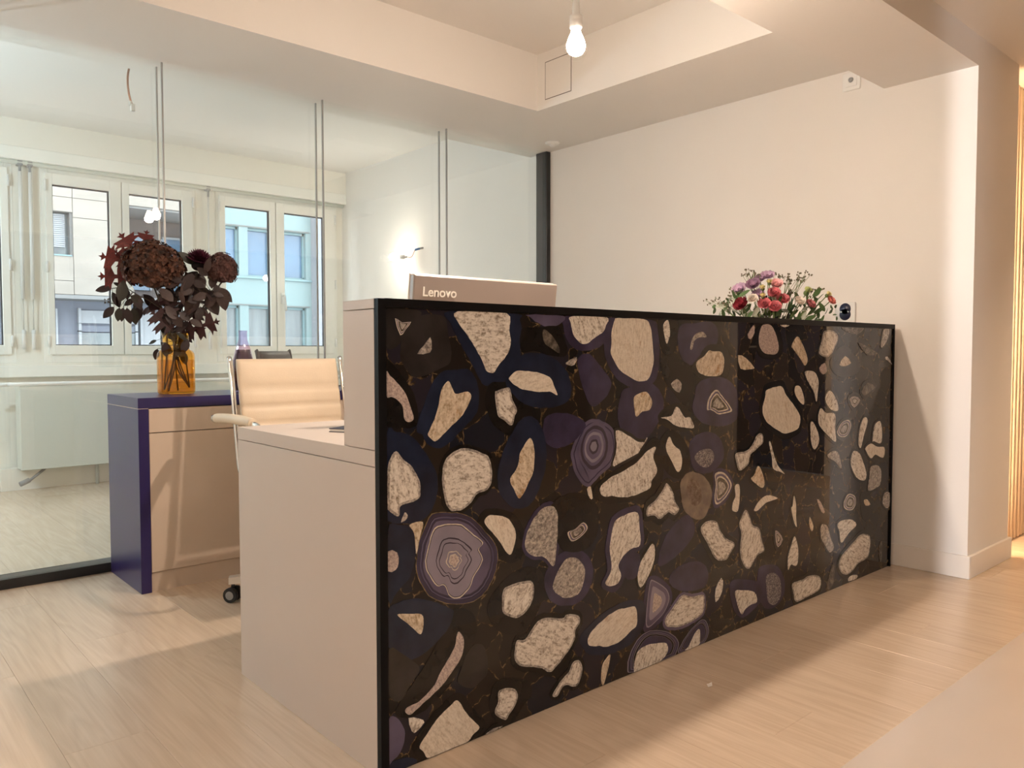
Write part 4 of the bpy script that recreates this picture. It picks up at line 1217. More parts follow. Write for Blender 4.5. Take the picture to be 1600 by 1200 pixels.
CENTER_SPRAY = [((0.211,2.088,1.319),(0.183,2.093,1.259)),((0.202,2.123,1.269),(0.236,2.114,1.349)),((0.253,2.158,1.32),(0.307,2.144,1.323)),((0.271,2.155,1.315),(0.297,2.157,1.262)),((0.274,2.165,1.275),(0.239,2.181,1.234)),((0.262,2.035,1.227),(0.312,2.029,1.295)),((0.32,2.144,1.324),(0.395,2.13,1.313)),((0.306,2.086,1.278),(0.266,2.105,1.218)),((0.317,2.025,1.262),(0.285,2.045,1.235)),((0.281,2.095,1.191),(0.25,2.099,1.137)),((0.285,2.012,1.201),(0.335,2.005,1.216)),((0.313,2.151,1.182),(0.346,2.128,1.243)),((0.241,2.145,1.252),(0.262,2.135,1.179)),((0.309,2.018,1.327),(0.277,2.023,1.26)),((0.37,2.096,1.303),(0.348,2.114,1.242)),((0.227,2.027,1.199),(0.184,2.045,1.25)),((0.249,2.02,1.154),(0.285,2.015,1.122)),((0.263,2.062,1.117),(0.319,2.054,1.164)),((0.26,2.168,1.18),(0.22,2.181,1.233)),((0.309,2.154,1.276),(0.356,2.132,1.338)),((0.239,2.029,1.122),(0.206,2.042,1.173)),((0.271,2.011,1.135),(0.315,1.989,1.175)),((0.243,2.081,1.084),(0.198,2.099,1.123)),((0.265,2.033,1.09),(0.228,2.033,1.135)),((0.25,2.065,1.227),(0.293,2.061,1.253)),((0.276,2.086,1.297),(0.227,2.097,1.299)),((0.213,2.097,1.273),(0.259,2.094,1.244)),((0.202,2.092,1.152),(0.253,2.087,1.166)),((0.206,2.047,1.32),(0.17,2.055,1.325)),((0.236,2.105,1.323),(0.193,2.118,1.31)),((0.256,2.058,1.213),(0.208,2.075,1.212)),((0.234,2.092,1.15),(0.287,2.078,1.153)),((0.242,2.095,1.287),(0.233,2.1,1.246)),((0.253,2.1,1.178),(0.212,2.115,1.137)),((0.211,2.128,1.291),(0.25,2.118,1.32)),((0.237,2.045,1.311),(0.207,2.067,1.352)),((0.195,2.043,1.263),(0.243,2.028,1.278)),((0.216,2.042,1.305),(0.262,2.025,1.285)),((0.251,2.026,1.245),(0.27,2.026,1.194)),((0.267,2.035,1.305),(0.229,2.04,1.281))]
CENTER_STEM = [(0.257,2.091,0.991),(0.262,2.089,1.084),(0.266,2.088,1.164),(0.273,2.086,1.25),(0.251,2.093,1.309)]
RIGHT_SPRAY = [((0.354,1.999,1.328),(0.374,1.996,1.389)),((0.39,2.042,1.3),(0.422,2.036,1.335)),((0.408,2.021,1.287),(0.421,2.022,1.234)),((0.432,2.065,1.271),(0.481,2.035,1.217)),((0.418,1.978,1.265),(0.434,1.978,1.179)),((0.412,2.102,1.265),(0.402,2.099,1.196)),((0.377,2.045,1.24),(0.418,2.034,1.16)),((0.347,2.037,1.231),(0.316,2.043,1.217)),((0.351,2.034,1.178),(0.332,2.037,1.124)),((0.382,2.062,1.194),(0.422,2.043,1.195)),((0.337,2.048,1.178),(0.38,2.041,1.146)),((0.387,1.984,1.237),(0.423,1.974,1.231)),((0.354,2.091,1.275),(0.399,2.07,1.249)),((0.313,2.034,1.216),(0.291,2.05,1.163)),((0.378,2.015,1.218),(0.447,1.984,1.233)),((0.321,2.061,1.151),(0.364,2.052,1.126)),((0.295,2.024,1.123),(0.334,2.006,1.097)),((0.36,2.034,1.265),(0.352,2.046,1.325)),((0.34,2.055,1.205),(0.396,2.046,1.194)),((0.305,2.058,1.29),(0.254,2.066,1.309)),((0.316,2.019,1.188),(0.324,2.012,1.149)),((0.346,2.04,1.315),(0.366,2.038,1.272)),((0.313,2.06,1.271),(0.36,2.055,1.313)),((0.354,1.981,1.236),(0.376,1.973,1.204)),((0.399,2.029,1.224),(0.433,2.01,1.234)),((0.332,1.994,1.215),(0.305,1.993,1.157)),((0.36,2.049,1.218),(0.402,2.036,1.253)),((0.394,2.058,1.193),(0.361,2.061,1.147)),((0.393,2.025,1.265),(0.41,2.027,1.325)),((0.349,1.989,1.265),(0.311,2.011,1.291)),((0.36,2.017,1.179),(0.394,1.997,1.218)),((0.361,1.986,1.237),(0.31,1.996,1.214)),((0.369,1.998,1.318),(0.335,2.017,1.348))]
RIGHT_STEM = [(0.26,2.09,0.988),(0.288,2.081,1.085),(0.33,2.067,1.172),(0.378,2.051,1.233),(0.421,2.036,1.275)]
LOWER_SPRAY = [((0.251,2.109,1.018),(0.252,2.118,1.092)),((0.264,2.071,1.025),(0.285,2.054,1.058)),((0.256,2.067,1.005),(0.252,2.077,0.952)),((0.266,2.062,0.978),(0.283,2.052,1.038)),((0.277,2.075,0.985),(0.288,2.069,0.932)),((0.237,2.087,0.991),(0.203,2.11,1.018)),((0.234,2.059,0.985),(0.195,2.058,0.975)),((0.309,2.124,1.059),(0.335,2.126,1.026)),((0.228,2.157,1.059),(0.22,2.158,1.099)),((0.239,2.149,1.072),(0.219,2.168,1.045)),((0.174,2.086,1.031),(0.149,2.102,1.017)),((0.196,2.15,0.995),(0.188,2.157,0.952)),((0.265,2.091,1.058),(0.235,2.095,1.091)),((0.265,2.07,1.071),(0.292,2.054,1.111)),((0.208,2.057,1.017),(0.2,2.063,0.985)),((0.284,2.024,1.038),(0.264,2.025,0.982)),((0.254,2.114,1.034),(0.235,2.133,1.068)),((0.218,2.054,1.095),(0.224,2.053,1.142)),((0.214,2.087,1.113),(0.181,2.099,1.136)),((0.24,2.076,1.075),(0.28,2.049,1.089)),((0.294,2.083,1.105),(0.323,2.071,1.055)),((0.218,2.044,1.102),(0.216,2.047,1.162)),((0.278,2.015,1.03),(0.24,2.014,1.059)),((0.199,2.056,1.021),(0.203,2.058,0.966)),((0.287,2.075,1.061),(0.276,2.082,1.018))]
LOWER_STEM = [(0.254,2.092,0.978),(0.246,2.095,1.025),(0.244,2.095,1.071)]
HYD1 = (0.177,2.118,1.345)
HYD2 = (0.446,2.028,1.349)
CHR = (0.361,2.079,1.392)
DLEAF = (0.287,2.081,1.413)
BERRY = (0.002,2.176,1.2)
NECK = (0.254,2.092,0.985)
BOT1 = (0.208,2.107,0.813)
BOT2 = (0.225,2.102,0.806)
BOT3 = (0.306,2.075,0.821)
BASE = (0.253,2.092,0.793)
POT = (2.228,0.305,1.094)
FL = {'lilac':[(2.139,0.433,1.25),(2.139,0.366,1.268),(2.25,0.364,1.311),(2.155,0.35,1.226),(2.234,0.391,1.299)],'yellow':[(2.164,0.304,1.277),(2.133,0.317,1.252),(2.124,0.31,1.217),(2.4,0.16,1.227)],'palepink':[(2.205,0.294,1.267)],'pink':[(2.169,0.284,1.226),(2.205,0.264,1.199),(2.128,0.304,1.179),(2.142,0.264,1.166)],'red':[(2.07,0.383,1.183)],'white':[(2.102,0.342,1.204),(2.267,0.222,1.194)],'mauve':[(2.321,0.201,1.182)],'coral':[(2.408,0.152,1.199)],'greenbud':[(2.351,0.231,1.241)],'sprig':[(2.028,0.488,1.201),(2.161,0.417,1.322),(2.207,0.403,1.324),(2.287,0.331,1.311),(2.317,0.304,1.291),(2.353,0.287,1.307),(2.362,0.252,1.315),(2.361,0.195,1.237),(2.098,0.455,1.239),(2.072,0.448,1.188),(2.321,0.271,1.244)]}



def leaf_me(name, m, wd=0.46, point=0.9):
    """oval leaf of length 1 along +X, folded a little on its midrib"""
    bm = new_bm()
    n = 7
    mid, lf, rt = [], [], []
    for i in range(n + 1):
        t_ = i / n
        h = wd * 0.5 * (math.sin(PI * t_ ** point) ** 0.85 if 0 < t_ < 1 else 0)
        z = -0.10 * (t_ - 0.3) ** 2
        mid.append(bm.verts.new((t_, 0, z)))
        if 0 < i < n:
            lf.append(bm.verts.new((t_, h, z + 0.06 * h / wd + 0.02)))
            rt.append(bm.verts.new((t_, -h, z + 0.06 * h / wd + 0.02)))
    for side, rev in ((lf, False), (rt, True)):
        for i in range(n):
            if i == 0:
                q = [mid[0], mid[1], side[0]]
            elif i == n - 1:
                q = [mid[i], mid[i + 1], side[i - 1]]
            else:
                q = [mid[i], mid[i + 1], side[i], side[i - 1]]
            f = bm.faces.new(q[::-1] if rev else q); f.smooth = True
    return to_mesh(name, bm, m)


def oak_me(name, m):
    """pointed-lobed red oak leaf of length 1"""
    half = [(0.0, 0.010), (0.10, 0.014), (0.16, 0.06), (0.14, 0.16), (0.09, 0.25), (0.20, 0.18), (0.25, 0.045), (0.32, 0.055), (0.36, 0.24), (0.31, 0.42), (0.42, 0.32), (0.47, 0.43), (0.50, 0.27), (0.51, 0.05), (0.58, 0.06), (0.65, 0.22), (0.67, 0.39), (0.73, 0.25), (0.82, 0.31), (0.80, 0.17), (0.77, 0.035), (0.84, 0.035), (0.92, 0.12), (0.91, 0.035), (1.0, 0.0)]
    bm = new_bm()
    for s in (1, -1):
        mids, outs = [], []
        for x, y in half:
            outs.append(bm.verts.new((x, s * y, 0.16 * y - 0.12 * (x - 0.4) ** 2)))
            mids.append(bm.verts.new((x if x > 0.1 else x, 0, -0.12 * (x - 0.4) ** 2)))
        for i in range(len(half) - 1):
            if i == len(half) - 2:
                q = [mids[i], mids[i + 1], outs[i]]
            else:
                q = [mids[i], mids[i + 1], outs[i + 1], outs[i]]
            try:
                bm.faces.new(q if s > 0 else q[::-1])
            except ValueError:
                pass
    return to_mesh(name, bm, m)


LEAF = {k: leaf_me('leaf', k) for k in ('leaf_maroon', 'leaf_mauve', 'leaf_olive', 'leaf_green', 'leaf_grey_green')}
OAK = {k: oak_me('leaf', k) for k in ('oak_red', 'oak_dark')}
TO_CAM = (Vector((-0.9414, -1.5237, 0.98)) - Vector((VX, VY, 1.25))).normalized()


def place_leaf(me, base, tip, parent, tilt=0.7, wide=1.0, grow=1.0):
    b, t_ = Vector(base), Vector(tip)
    x = t_ - b
    ln = x.length * grow
    x.normalize()
    z = TO_CAM * 1.0 + Vector((random.uniform(-tilt, tilt), random.uniform(-tilt, tilt), random.uniform(-tilt, tilt) + 0.35))
    z = (z - x * z.dot(x)).normalized()
    y = z.cross(x)
    mx = Matrix((x * ln, y * ln * wide, z * ln)).transposed().to_4x4()
    mx.translation = b
    o = bpy.data.objects.new('leaf', me)
    COL.objects.link(o)
    o.parent = parent
    o.matrix_parent_inverse = Matrix.Translation(-Vector(parent.location))
    o.matrix_basis = mx
    return o


def spray(name, label, leaves, stem_pts, kinds, group='flower stems in the amber vase', foot=None, tilt=0.7, wide=1.0, table=None, berries=None, grow=1.18):
    base = Vector(foot) if foot else Vector((VX, VY, VZ + 0.01))
    t = thing(name, label, 'branch', base, group)
    bm = new_bm()
    main = catmull([base] + [Vector(p) for p in stem_pts], 5)
    tube(bm, main, [0.0032 - 0.0018 * i / (len(main) - 1) for i in range(len(main))], 6)
    for b, tp in leaves:
        b = Vector(b)
        near = min(main[3:], key=lambda p: (p - b).length)
        if (near - b).length > 0.004:
            mid = near.lerp(b, 0.5) + Vector((0, 0, 0.006))
            tube(bm, [near, mid, b], 0.0011, 4)
    if berries:
        for q in range(8):
            c = Vector(berries) + Vector((random.uniform(-.014, .014), random.uniform(-.01, .01), random.uniform(-.01, .01)))
            sphere(bm, c, 0.0035, 6, 4)
            tube(bm, [c, Vector(berries) + Vector((0.025, 0, -0.012))], 0.0007, 3)
        near = min(main, key=lambda p: (p - Vector(berries)).length)
        tube(bm, [Vector(berries) + Vector((0.025, 0, -0.012)), near], 0.0011, 4)
    part('stem', bm, 'stem_brown', t)
    for i, (b, tp) in enumerate(leaves):
        place_leaf((table or LEAF)[kinds[i % len(kinds)]], b, tp, t, tilt, wide, grow)
    return t


N0 = Vector(NECK)
spray('oak_branch', 'red oak branch with spiky leaves at the top left of the dark bouquet', OAK_UPPER + OAK_LOWER_LEFT, [N0 + Vector((-0.004, 0.004, 0)), (0.215, 2.11, 1.2), (0.15, 2.13, 1.33)], ['oak_red'], foot=BOT1, tilt=0.25, table=OAK, wide=1.0)
spray('oak_branch', 'dark red oak sprig low on the right side of the dark bouquet', OAK_RIGHT, [N0 + Vector((0.006, 0, 0)), (0.29, 2.07, 1.06)], ['oak_dark'], foot=BOT3, tilt=0.3, table=OAK, wide=1.15)
spray('oak_branch', 'dark red oak sprig in the middle of the dark bouquet, over the stems', OAK_MIDDLE, [N0, (0.26, 2.08, 1.07)], ['oak_dark'], foot=BOT2, tilt=0.3, table=OAK, wide=1.15)
spray('leafy_branch', 'drooping maroon leafed branch hanging out on the left with small berries', LEFT_SPRAY, LEFT_STEM[1:], ['leaf_maroon', 'leaf_maroon', 'leaf_olive'], foot=BOT1, tilt=0.5, wide=1.12, berries=BERRY)
spray('leafy_branch', 'brown mauve leafed branch rising in the middle under the hydrangea heads', CENTER_SPRAY, CENTER_STEM[1:], ['leaf_mauve', 'leaf_maroon', 'leaf_mauve'], foot=BOT2, tilt=0.8, wide=1.2)
spray('leafy_branch', 'mauve leafed branch leaning right below the pinkish hydrangea', RIGHT_SPRAY, RIGHT_STEM[1:], ['leaf_mauve', 'leaf_mauve', 'leaf_maroon'], foot=BOT3, tilt=0.8, wide=1.2)
spray('leafy_branch', 'short dark leafed sprig at the neck of the amber vase', LOWER_SPRAY, LOWER_STEM[1:], ['leaf_olive', 'leaf_maroon'], foot=(VX + 0.01, VY + 0.01, VZ + 0.012), tilt=0.7, wide=1.15)


def floret_ball(bm, c, r, n, fs, sq=(1, 1, 1), bottom=-0.55):
    """mophead of four-petalled florets"""
    for i in range(n):
        y = 1 - (i + 0.5) / n * (1 - bottom)
        a = i * 2.39996
        rr = math.sqrt(max(0, 1 - y * y))
        d = Vector((rr * math.cos(a), rr * math.sin(a), y))
        d = (d + Vector([random.uniform(-.10, .10) for _ in range(3)])).normalized()
        p = Vector(c) + Vector((d.x * r * sq[0], d.y * r * sq[1], d.z * r * sq[2])) * random.uniform(0.86, 1.06)
        u = d.orthogonal().normalized()
        v = d.cross(u)
        an = random.uniform(0, PI)
        s = fs * random.uniform(0.8, 1.2)
        for k in range(4):
            q = an + k * PI / 2
            e = u * math.cos(q) + v * math.sin(q)
            f = u * math.cos(q + PI / 2) + v * math.sin(q + PI / 2)
            vs = [p, p + e * s * 0.6 + f * s * 0.42 + d * s * 0.30, p + e * s + d * s * 0.12, p + e * s * 0.6 - f * s * 0.42 + d * s * 0.30]
            bm.faces.new([bm.verts.new(x) for x in vs])
    sphere(bm, c, r * 0.74, 14, 10, sc=sq)


def hydrangea(label, c, r, m, foot, sq, n=190):
    t = thing('hydrangea_flower', label, 'flower', foot, 'flower stems in the amber vase')
    bm = new_bm(); floret_ball(bm, c, r, n, max(r * 0.21, 0.018), sq)
    part('florets', bm, m, t, kind='stuff')
    bm = new_bm(); tube(bm, catmull([foot, N0 + Vector((random.uniform(-.012, .012), random.uniform(-.01, .01), 0)), Vector(c) - Vector((0, 0, r * 0.7))], 6), 0.0035, 6)
    part('stem', bm, 'stem_brown', t)


hydrangea('large rust and olive hydrangea head at the left of the dark bouquet', HYD1, 0.116, 'hydrangea_rust', BOT2, (1.08, 0.85, 1.0), 300)
hydrangea('smaller pinkish brown hydrangea head at the right of the dark bouquet', HYD2, 0.066, 'hydrangea_pink', BOT3, (0.95, 0.9, 1.15), 170)

# chrysanthemum: layers of pointed petals
t = thing('chrysanthemum', 'dark magenta chrysanthemum between the two hydrangea heads', 'flower', BOT3, 'flower stems in the amber vase')
bm = new_bm()
cc = Vector(CHR)
ax = Vector((0.05, -0.45, 0.85)).normalized()
u = ax.orthogonal().normalized(); v = ax.cross(u)
for ly in range(6):
    el = math.radians(8 + ly * 14)
    for k in range(22 - 2 * ly):
        a = k * 2 * PI / (22 - 2 * ly) + ly * 0.3
        d = (u * math.cos(a) + v * math.sin(a)) * math.cos(el) + ax * math.sin(el)
        s = (u * -math.sin(a) + v * math.cos(a)) * 0.0125
        ln = 0.064 - 0.004 * ly
        p0 = cc; p1 = cc + d * ln * 0.6 - ax * 0.004; p2 = cc + d * ln + ax * 0.006
        f = bm.faces.new([bm.verts.new(q) for q in (p0, p1 + s, p2, p1 - s)])
part('petals', bm, 'mum_magenta', t, kind='stuff')
bm = new_bm(); sphere(bm, cc - Vector((0.0, 0.0, 0.024)), 0.030, 12, 8, sc=(1.2, 1, 0.8))
part('calyx', bm, 'mum_heart', t)
bm = new_bm(); tube(bm, catmull([BOT3, N0 + Vector((0.01, 0.006, 0)), cc - Vector((0.01, 0, 0.05))], 6), 0.0035, 6)
part('stem', bm, 'stem_brown', t)
place_leaf(LEAF['leaf_olive'], cc - Vector((0.02, 0, 0.02)), Vector(DLEAF) + Vector((-0.02, 0, 0.012)), t, 0.4)

# ---- bright bouquet behind the counter, in a pot on the desk
PX, PY = POT[0], POT[1] + 0.02
pot = thing('flower_pot', 'round white flower pot on the desk, hidden behind the counter front', 'vase', (PX, PY, 0.755))
bm = new_bm()
lathe(bm, [(0, 0.0), (0.062, 0.0), (0.068, 0.01), (0.082, 0.15), (0.078, 0.15), (0.064, 0.015), (0, 0.012)], (PX, PY, 0.7552), 32)
part('body', bm, 'white_enamel', pot)
PFOOT = Vector((PX, PY, 0.775))
TO_CAM = (Vector((-0.9414, -1.5237, 0.98)) - Vector((PX, PY, 1.25))).normalized()
GB = 'flower stems in the bouquet behind the counter'


def bloom(name, label, c, r, m, kind='rose', foot=None):
    c = Vector(c)
    r *= 0.88
    foot = PFOOT + Vector((random.uniform(-.03, .03), random.uniform(-.03, .03), 0))
    t = thing(name, label, 'flower', foot, GB)
    out = (c - Vector((PX, PY, 0.98)))
    ax = (out.normalized() * 0.7 + TO_CAM * 0.6).normalized()
    u = ax.orthogonal().normalized(); v = ax.cross(u)
    bm = new_bm()
    if kind == 'rose':
        layers = ((1.0, 5, 18), (0.85, 5, 40), (0.62, 5, 60), (0.4, 4, 75))
    elif kind == 'open':
        layers = ((1.15, 6, 12), (0.9, 5, 34))
    elif kind == 'ray':
        layers = ((1.2, 16, 10), (1.05, 14, 25), (0.8, 11, 45), (0.5, 8, 65))
    else:
        layers = ((0.9, 4, 68), (0.8, 4, 80))
    for lr, n, el in layers:
        e = math.radians(el)
        for k in range(n):
            a = k * 2 * PI / n + lr * 3 + random.uniform(-.15, .15)
            rad = u * math.cos(a) + v * math.sin(a)
            tan = u * -math.sin(a) + v * math.cos(a)
            d = rad * math.cos(e) + ax * math.sin(e)
            up = ax * math.cos(e) - rad * math.sin(e)
            wd = min(0.75, 3.6 / n) * r * lr * 0.85
            L0 = r * lr
            rows = []
            for s_, wf, lift in ((0.0, 0.25, 0), (0.45, 0.95, -0.05), (0.8, 1.0, 0.06), (1.0, 0.55, 0.2)):
                q = c + d * L0 * s_ + up * L0 * lift
                rows.append([bm.verts.new(q + tan * wd * wf * j + up * abs(j) * wd * 0.22 + up * random.uniform(-.03, .03) * r) for j in (-1, 0, 1)])
            for A, B in zip(rows, rows[1:]):
                for j in (0, 1):
                    f = bm.faces.new((A[j], A[j + 1], B[j + 1], B[j])); f.smooth = True
    part('petals', bm, m, t)
    if kind in ('open', 'ray'):
        bm = new_bm(); sphere(bm, c + ax * r * 0.22, r * 0.28, 10, 6)
        part('flower_heart', bm, 'petal_plum' if kind == 'open' else 'petal_red', t)
    if kind == 'bud':
        bm = new_bm(); sphere(bm, c - ax * r * 0.15, r * 0.42, 8, 6)
        part('sepals', bm, 'stem_green', t)
    bm = new_bm(); tube(bm, catmull([foot, Vector((PX, PY, 0.95)).lerp(c, 0.15), c - ax * r * 0.2], 6), 0.0022, 5)
    part('stem', bm, 'stem_green', t)
    return t


for c, lb, r, m in zip(FL['lilac'], ('lilac flower low on the left flank of the bright bouquet', 'plum hearted lilac flower in the upper left of the bright bouquet', 'tall pale lilac flower at the top of the bright bouquet', 'lilac flower in the left middle, under the yellow buds', 'lilac flower between the plum one and the tall one'), (0.036, 0.034, 0.034, 0.030, 0.030), ('petal_lilac', 'petal_plum', 'petal_lilac', 'petal_lilac', 'petal_lilac')):
    bloom('lilac_flower', lb, c, r, m, 'open')
for c, lb in zip(FL['yellow'], ('upper yellow bud beside the pale pink bloom', 'middle yellow bud of the three in a column', 'lowest yellow bud of the three, beside the white flower', 'yellow bud far out on the right, above the coral bloom')):
    bloom('yellow_bud', lb, c, 0.024, 'petal_yellow', 'bud')
bloom('pink_rose', 'pale pink rose near the top of the bright bouquet', FL['palepink'][0], 0.036, 'petal_palepink')
for c, lb in zip(FL['pink'], ('deep pink carnation in the centre, under the pale pink rose', 'pink carnation on the right of the central cluster', 'pink carnation low on the left of the central cluster', 'pink carnation lowest in the central cluster, near the black frame')):
    bloom('pink_carnation', lb, c, 0.036, 'petal_pink')
bloom('red_daisy', 'dark red many petalled flower low on the left of the bouquet', FL['red'][0], 0.034, 'petal_red', 'ray')
bloom('white_flower', 'small white flower between the red one and the yellow buds', FL['white'][0], 0.028, 'petal_white')
bloom('white_rose', 'round white rose right of the centre of the bright bouquet', FL['white'][1], 0.030, 'petal_white')
bloom('mauve_rose', 'mauve red rose low on the right, under the green bud', FL['mauve'][0], 0.030, 'petal_mauve')
bloom('coral_rose', 'coral rose furthest out on the right of the bouquet', FL['coral'][0], 0.028, 'petal_coral')
bloom('green_bud', 'lime green bud above the white rose on the right', FL['greenbud'][0], 0.034, 'petal_lime', 'bud')
SPL = ('brown waxflower sprig furthest out on the left', 'brown waxflower sprig at the upper left, over the plum flower', 'brown waxflower sprig at the upper left, beside the tall lilac flower', 'brown waxflower sprig just right of the tall lilac flower', 'brown waxflower sprig at the top centre, over bare wall', 'brown waxflower sprig at the top right, second from the highest', 'highest brown waxflower sprig at the top right', 'brown waxflower sprig over the lime bud', 'brown waxflower sprig at the left flank by the low lilac flower', 'brown waxflower sprig low on the left, above the black frame', 'brown waxflower sprig left of the lime bud')
for c, lb in zip(FL['sprig'], SPL):
    c = Vector(c)
    r *= 0.88
    foot = PFOOT + Vector((random.uniform(-.03, .03), random.uniform(-.03, .03), 0))
    t = thing('waxflower_sprig', lb, 'sprig', foot, GB)
    bm = new_bm(); bs = new_bm()
    node = Vector((PX, PY, 1.0)).lerp(c, 0.72)
    tube(bs, catmull([foot, Vector((PX, PY, 0.95)).lerp(c, 0.1), node], 5), 0.0016, 5)
    for k in range(7):
        e = c + Vector((random.uniform(-.034, .034), random.uniform(-.03, .03), random.uniform(-.016, .02)))
        tube(bs, [node, node.lerp(e, 0.55) + Vector((0, 0, .004)), e], 0.0008, 4)
        for q in range(3):
            g = e + Vector((random.uniform(-.008, .008), random.uniform(-.008, .008), random.uniform(-.003, .006)))
            sphere(bm, g, random.uniform(0.0026, 0.0042), 6, 4, sc=(1, 1, 1.2))
    part('stem', bs, 'stem_green', t)
    part('florets', bm, 'sprig_brown', t, kind='stuff')
# green leaves filling the bouquet
for j, (lb, cx, n, kinds) in enumerate((('leafy green filler stem on the left of the bright bouquet', -0.15, 44, ['leaf_green', 'leaf_grey_green']), ('leafy green filler stem in the middle of the bright bouquet', -0.02, 54, ['leaf_green', 'leaf_grey_green', 'leaf_olive']), ('leafy dark green filler stem on the right of the bright bouquet', 0.14, 50, ['leaf_green', 'leaf_green', 'leaf_grey_green']), ('grey green filler stem under the dark red flower', -0.2, 36, ['leaf_grey_green', 'leaf_green']), ('green filler stem right under the lowest pink carnation', 0.04, 44, ['leaf_green', 'leaf_olive']), ('green filler stem under the mauve and coral roses', 0.21, 40, ['leaf_green']))):
    t = thing('green_branch', lb, 'branch', PFOOT + Vector((0.01 * j, 0.01, 0)), GB)
    top = Vector((PX + cx * 0.75, PY - cx * 0.66, 1.165))
    bm = new_bm(); main = catmull([PFOOT, (PX, PY, 0.95), top], 6); tube(bm, main, 0.002, 5)
    part('stem', bm, 'stem_green', t)
    for k in range(n):
        b = main[-1 - (k % 4)] + Vector((random.uniform(-.09, .09), random.uniform(-.06, .06), random.uniform(-.05, .05)))
        tp = b + Vector((random.uniform(-.045, .045), random.uniform(-.04, .02), random.uniform(0.005, .05)))
        place_leaf(LEAF[kinds[k % len(kinds)]], b, tp, t, 0.9, 0.8)
t = thing('green_branch', 'single broad grey green leaf standing right of the deep pink carnation', 'branch', PFOOT, GB)
bm = new_bm(); tube(bm, [PFOOT, (2.27, 0.30, 1.14)], 0.0018, 5); part('stem', bm, 'stem_green', t)
gl = Vector(FL['pink'][1]) + Vector((0.01, 0.03, 0.0))
place_leaf(LEAF['leaf_grey_green'], gl + Vector((0, 0, -0.02)), gl + Vector((-0.012, 0.0, 0.065)), t, 0.3, 1.2)


# ------------------------------------------------------------------ lamps and small fixtures
def bulb(bm, loc, axis=Vector((0, 0, -1)), s=1.0, dome=True):
    """pear-shaped LED bulb whose cap end sits at loc: opaque collar, or the lit dome"""
    prof = [(0.0, 0.0), (0.013, 0.0), (0.0135, 0.012), (0.016, 0.022), (0.022, 0.034), (0.028, 0.050), (0.030, 0.060), (0.0, 0.060)]
    if dome:
        prof = [(0.0300, 0.0602), (0.028, 0.074), (0.021, 0.085), (0.010, 0.0915), (0, 0.093)]
    b2 = new_bm()
    lathe(b2, [(r * s, h * s) for r, h in prof], (0, 0, 0), 24)
    q = Vector((0, 0, 1)).rotation_difference(axis)
    b2.transform(Matrix.Translation(loc) @ q.to_matrix().to_4x4())
    me = bpy.data.meshes.new('tmp'); b2.to_mesh(me); b2.free()
    bm.from_mesh(me)
    bpy.data.meshes.remove(me)
    for f in bm.faces:
        f.smooth = True


BX, BY, BZ = 0.878, 0.230, 1.945      # centre of the lit globe
t = thing('bare_bulb', 'lit bare bulb hanging on a white cord from the recessed ceiling', 'lamp', (BX, BY, ZT))
bm = new_bm(); bulb(bm, Vector((BX, BY, BZ + 0.060)))
part('bulb', bm, 'bulb_lit', t)
bm = new_bm(); bulb(bm, Vector((BX, BY, BZ + 0.060)), dome=False)
part('bulb_collar', bm, 'bulb_glow', t)
bm = new_bm()
lathe(bm, [(0.0, 0.14), (0.010, 0.14), (0.0115, 0.12), (0.012, 0.095), (0.020, 0.090), (0.0205, 0.078), (0.019, 0.076), (0.0205, 0.073), (0.020, 0.054), (0.017, 0.050), (0, 0.050)], (BX, BY, BZ), 20)
part('lamp_holder', bm, 'white_plastic', t)
bm = new_bm()
cz = BZ + 0.138
for ph in (0, PI):
    pts = []
    for k in range(41):
        f = k / 40.0
        zz = cz + (ZT - cz) * f
        pts.append((BX + 0.004 * math.sin(f * 16 + ph) + 0.012 * math.sin(f * 5) * f, BY + 0.004 * math.cos(f * 16 + ph), zz))
    tube(bm, pts, 0.0025, 6)
part('cord', bm, 'white_plastic', t)
bm = new_bm(); lathe(bm, [(0, 0), (0.03, 0), (0.032, -0.006), (0.02, -0.014), (0, -0.015)], (BX + 0.012 * math.sin(5), BY, ZT), 20)
part('ceiling_rose', bm, 'white_plastic', t)

WB = Vector((2.60, 3.835, 1.742))
t = thing('wall_bulb', 'lit bare bulb sticking out on a wire from the far side wall', 'lamp', (XW, 3.737, 1.816))
bm = new_bm(); ax = Vector((-0.86, 0.5, -0.03)).normalized(); bulb(bm, WB, ax)
part('bulb', bm, 'wall_bulb_lit', t)
bm = new_bm(); bulb(bm, WB, ax, dome=False)
part('bulb_collar', bm, 'bulb_glow', t)
bm = new_bm(); tube(bm, [WB + ax * 0.014, WB - ax * 0.03], 0.0165, 14); tube(bm, [WB - ax * 0.028, WB - ax * 0.05], 0.010, 12)
part('lamp_holder', bm, 'white_plastic', t)
bm = new_bm(); tube(bm, catmull([WB - ax * 0.045, WB - ax * 0.085 + Vector((0, 0, 0)), Vector((2.69, 3.77, 1.795)), Vector((2.70, 3.76, 1.806))], 5), 0.003, 6)
part('wire', bm, 'copper_sheath', t)
bm = new_bm(); tube(bm, [(2.69, 3.768, 1.800), (2.725, 3.75, 1.812)], 0.009, 8)
part('wire_connector', bm, 'wire_blue', t)
bm = new_bm(); tube(bm, [(2.72, 3.752, 1.811), (2.752, 3.737, 1.818)], 0.008, 8)
part('conduit_stub', bm, 'grey_plastic', t)

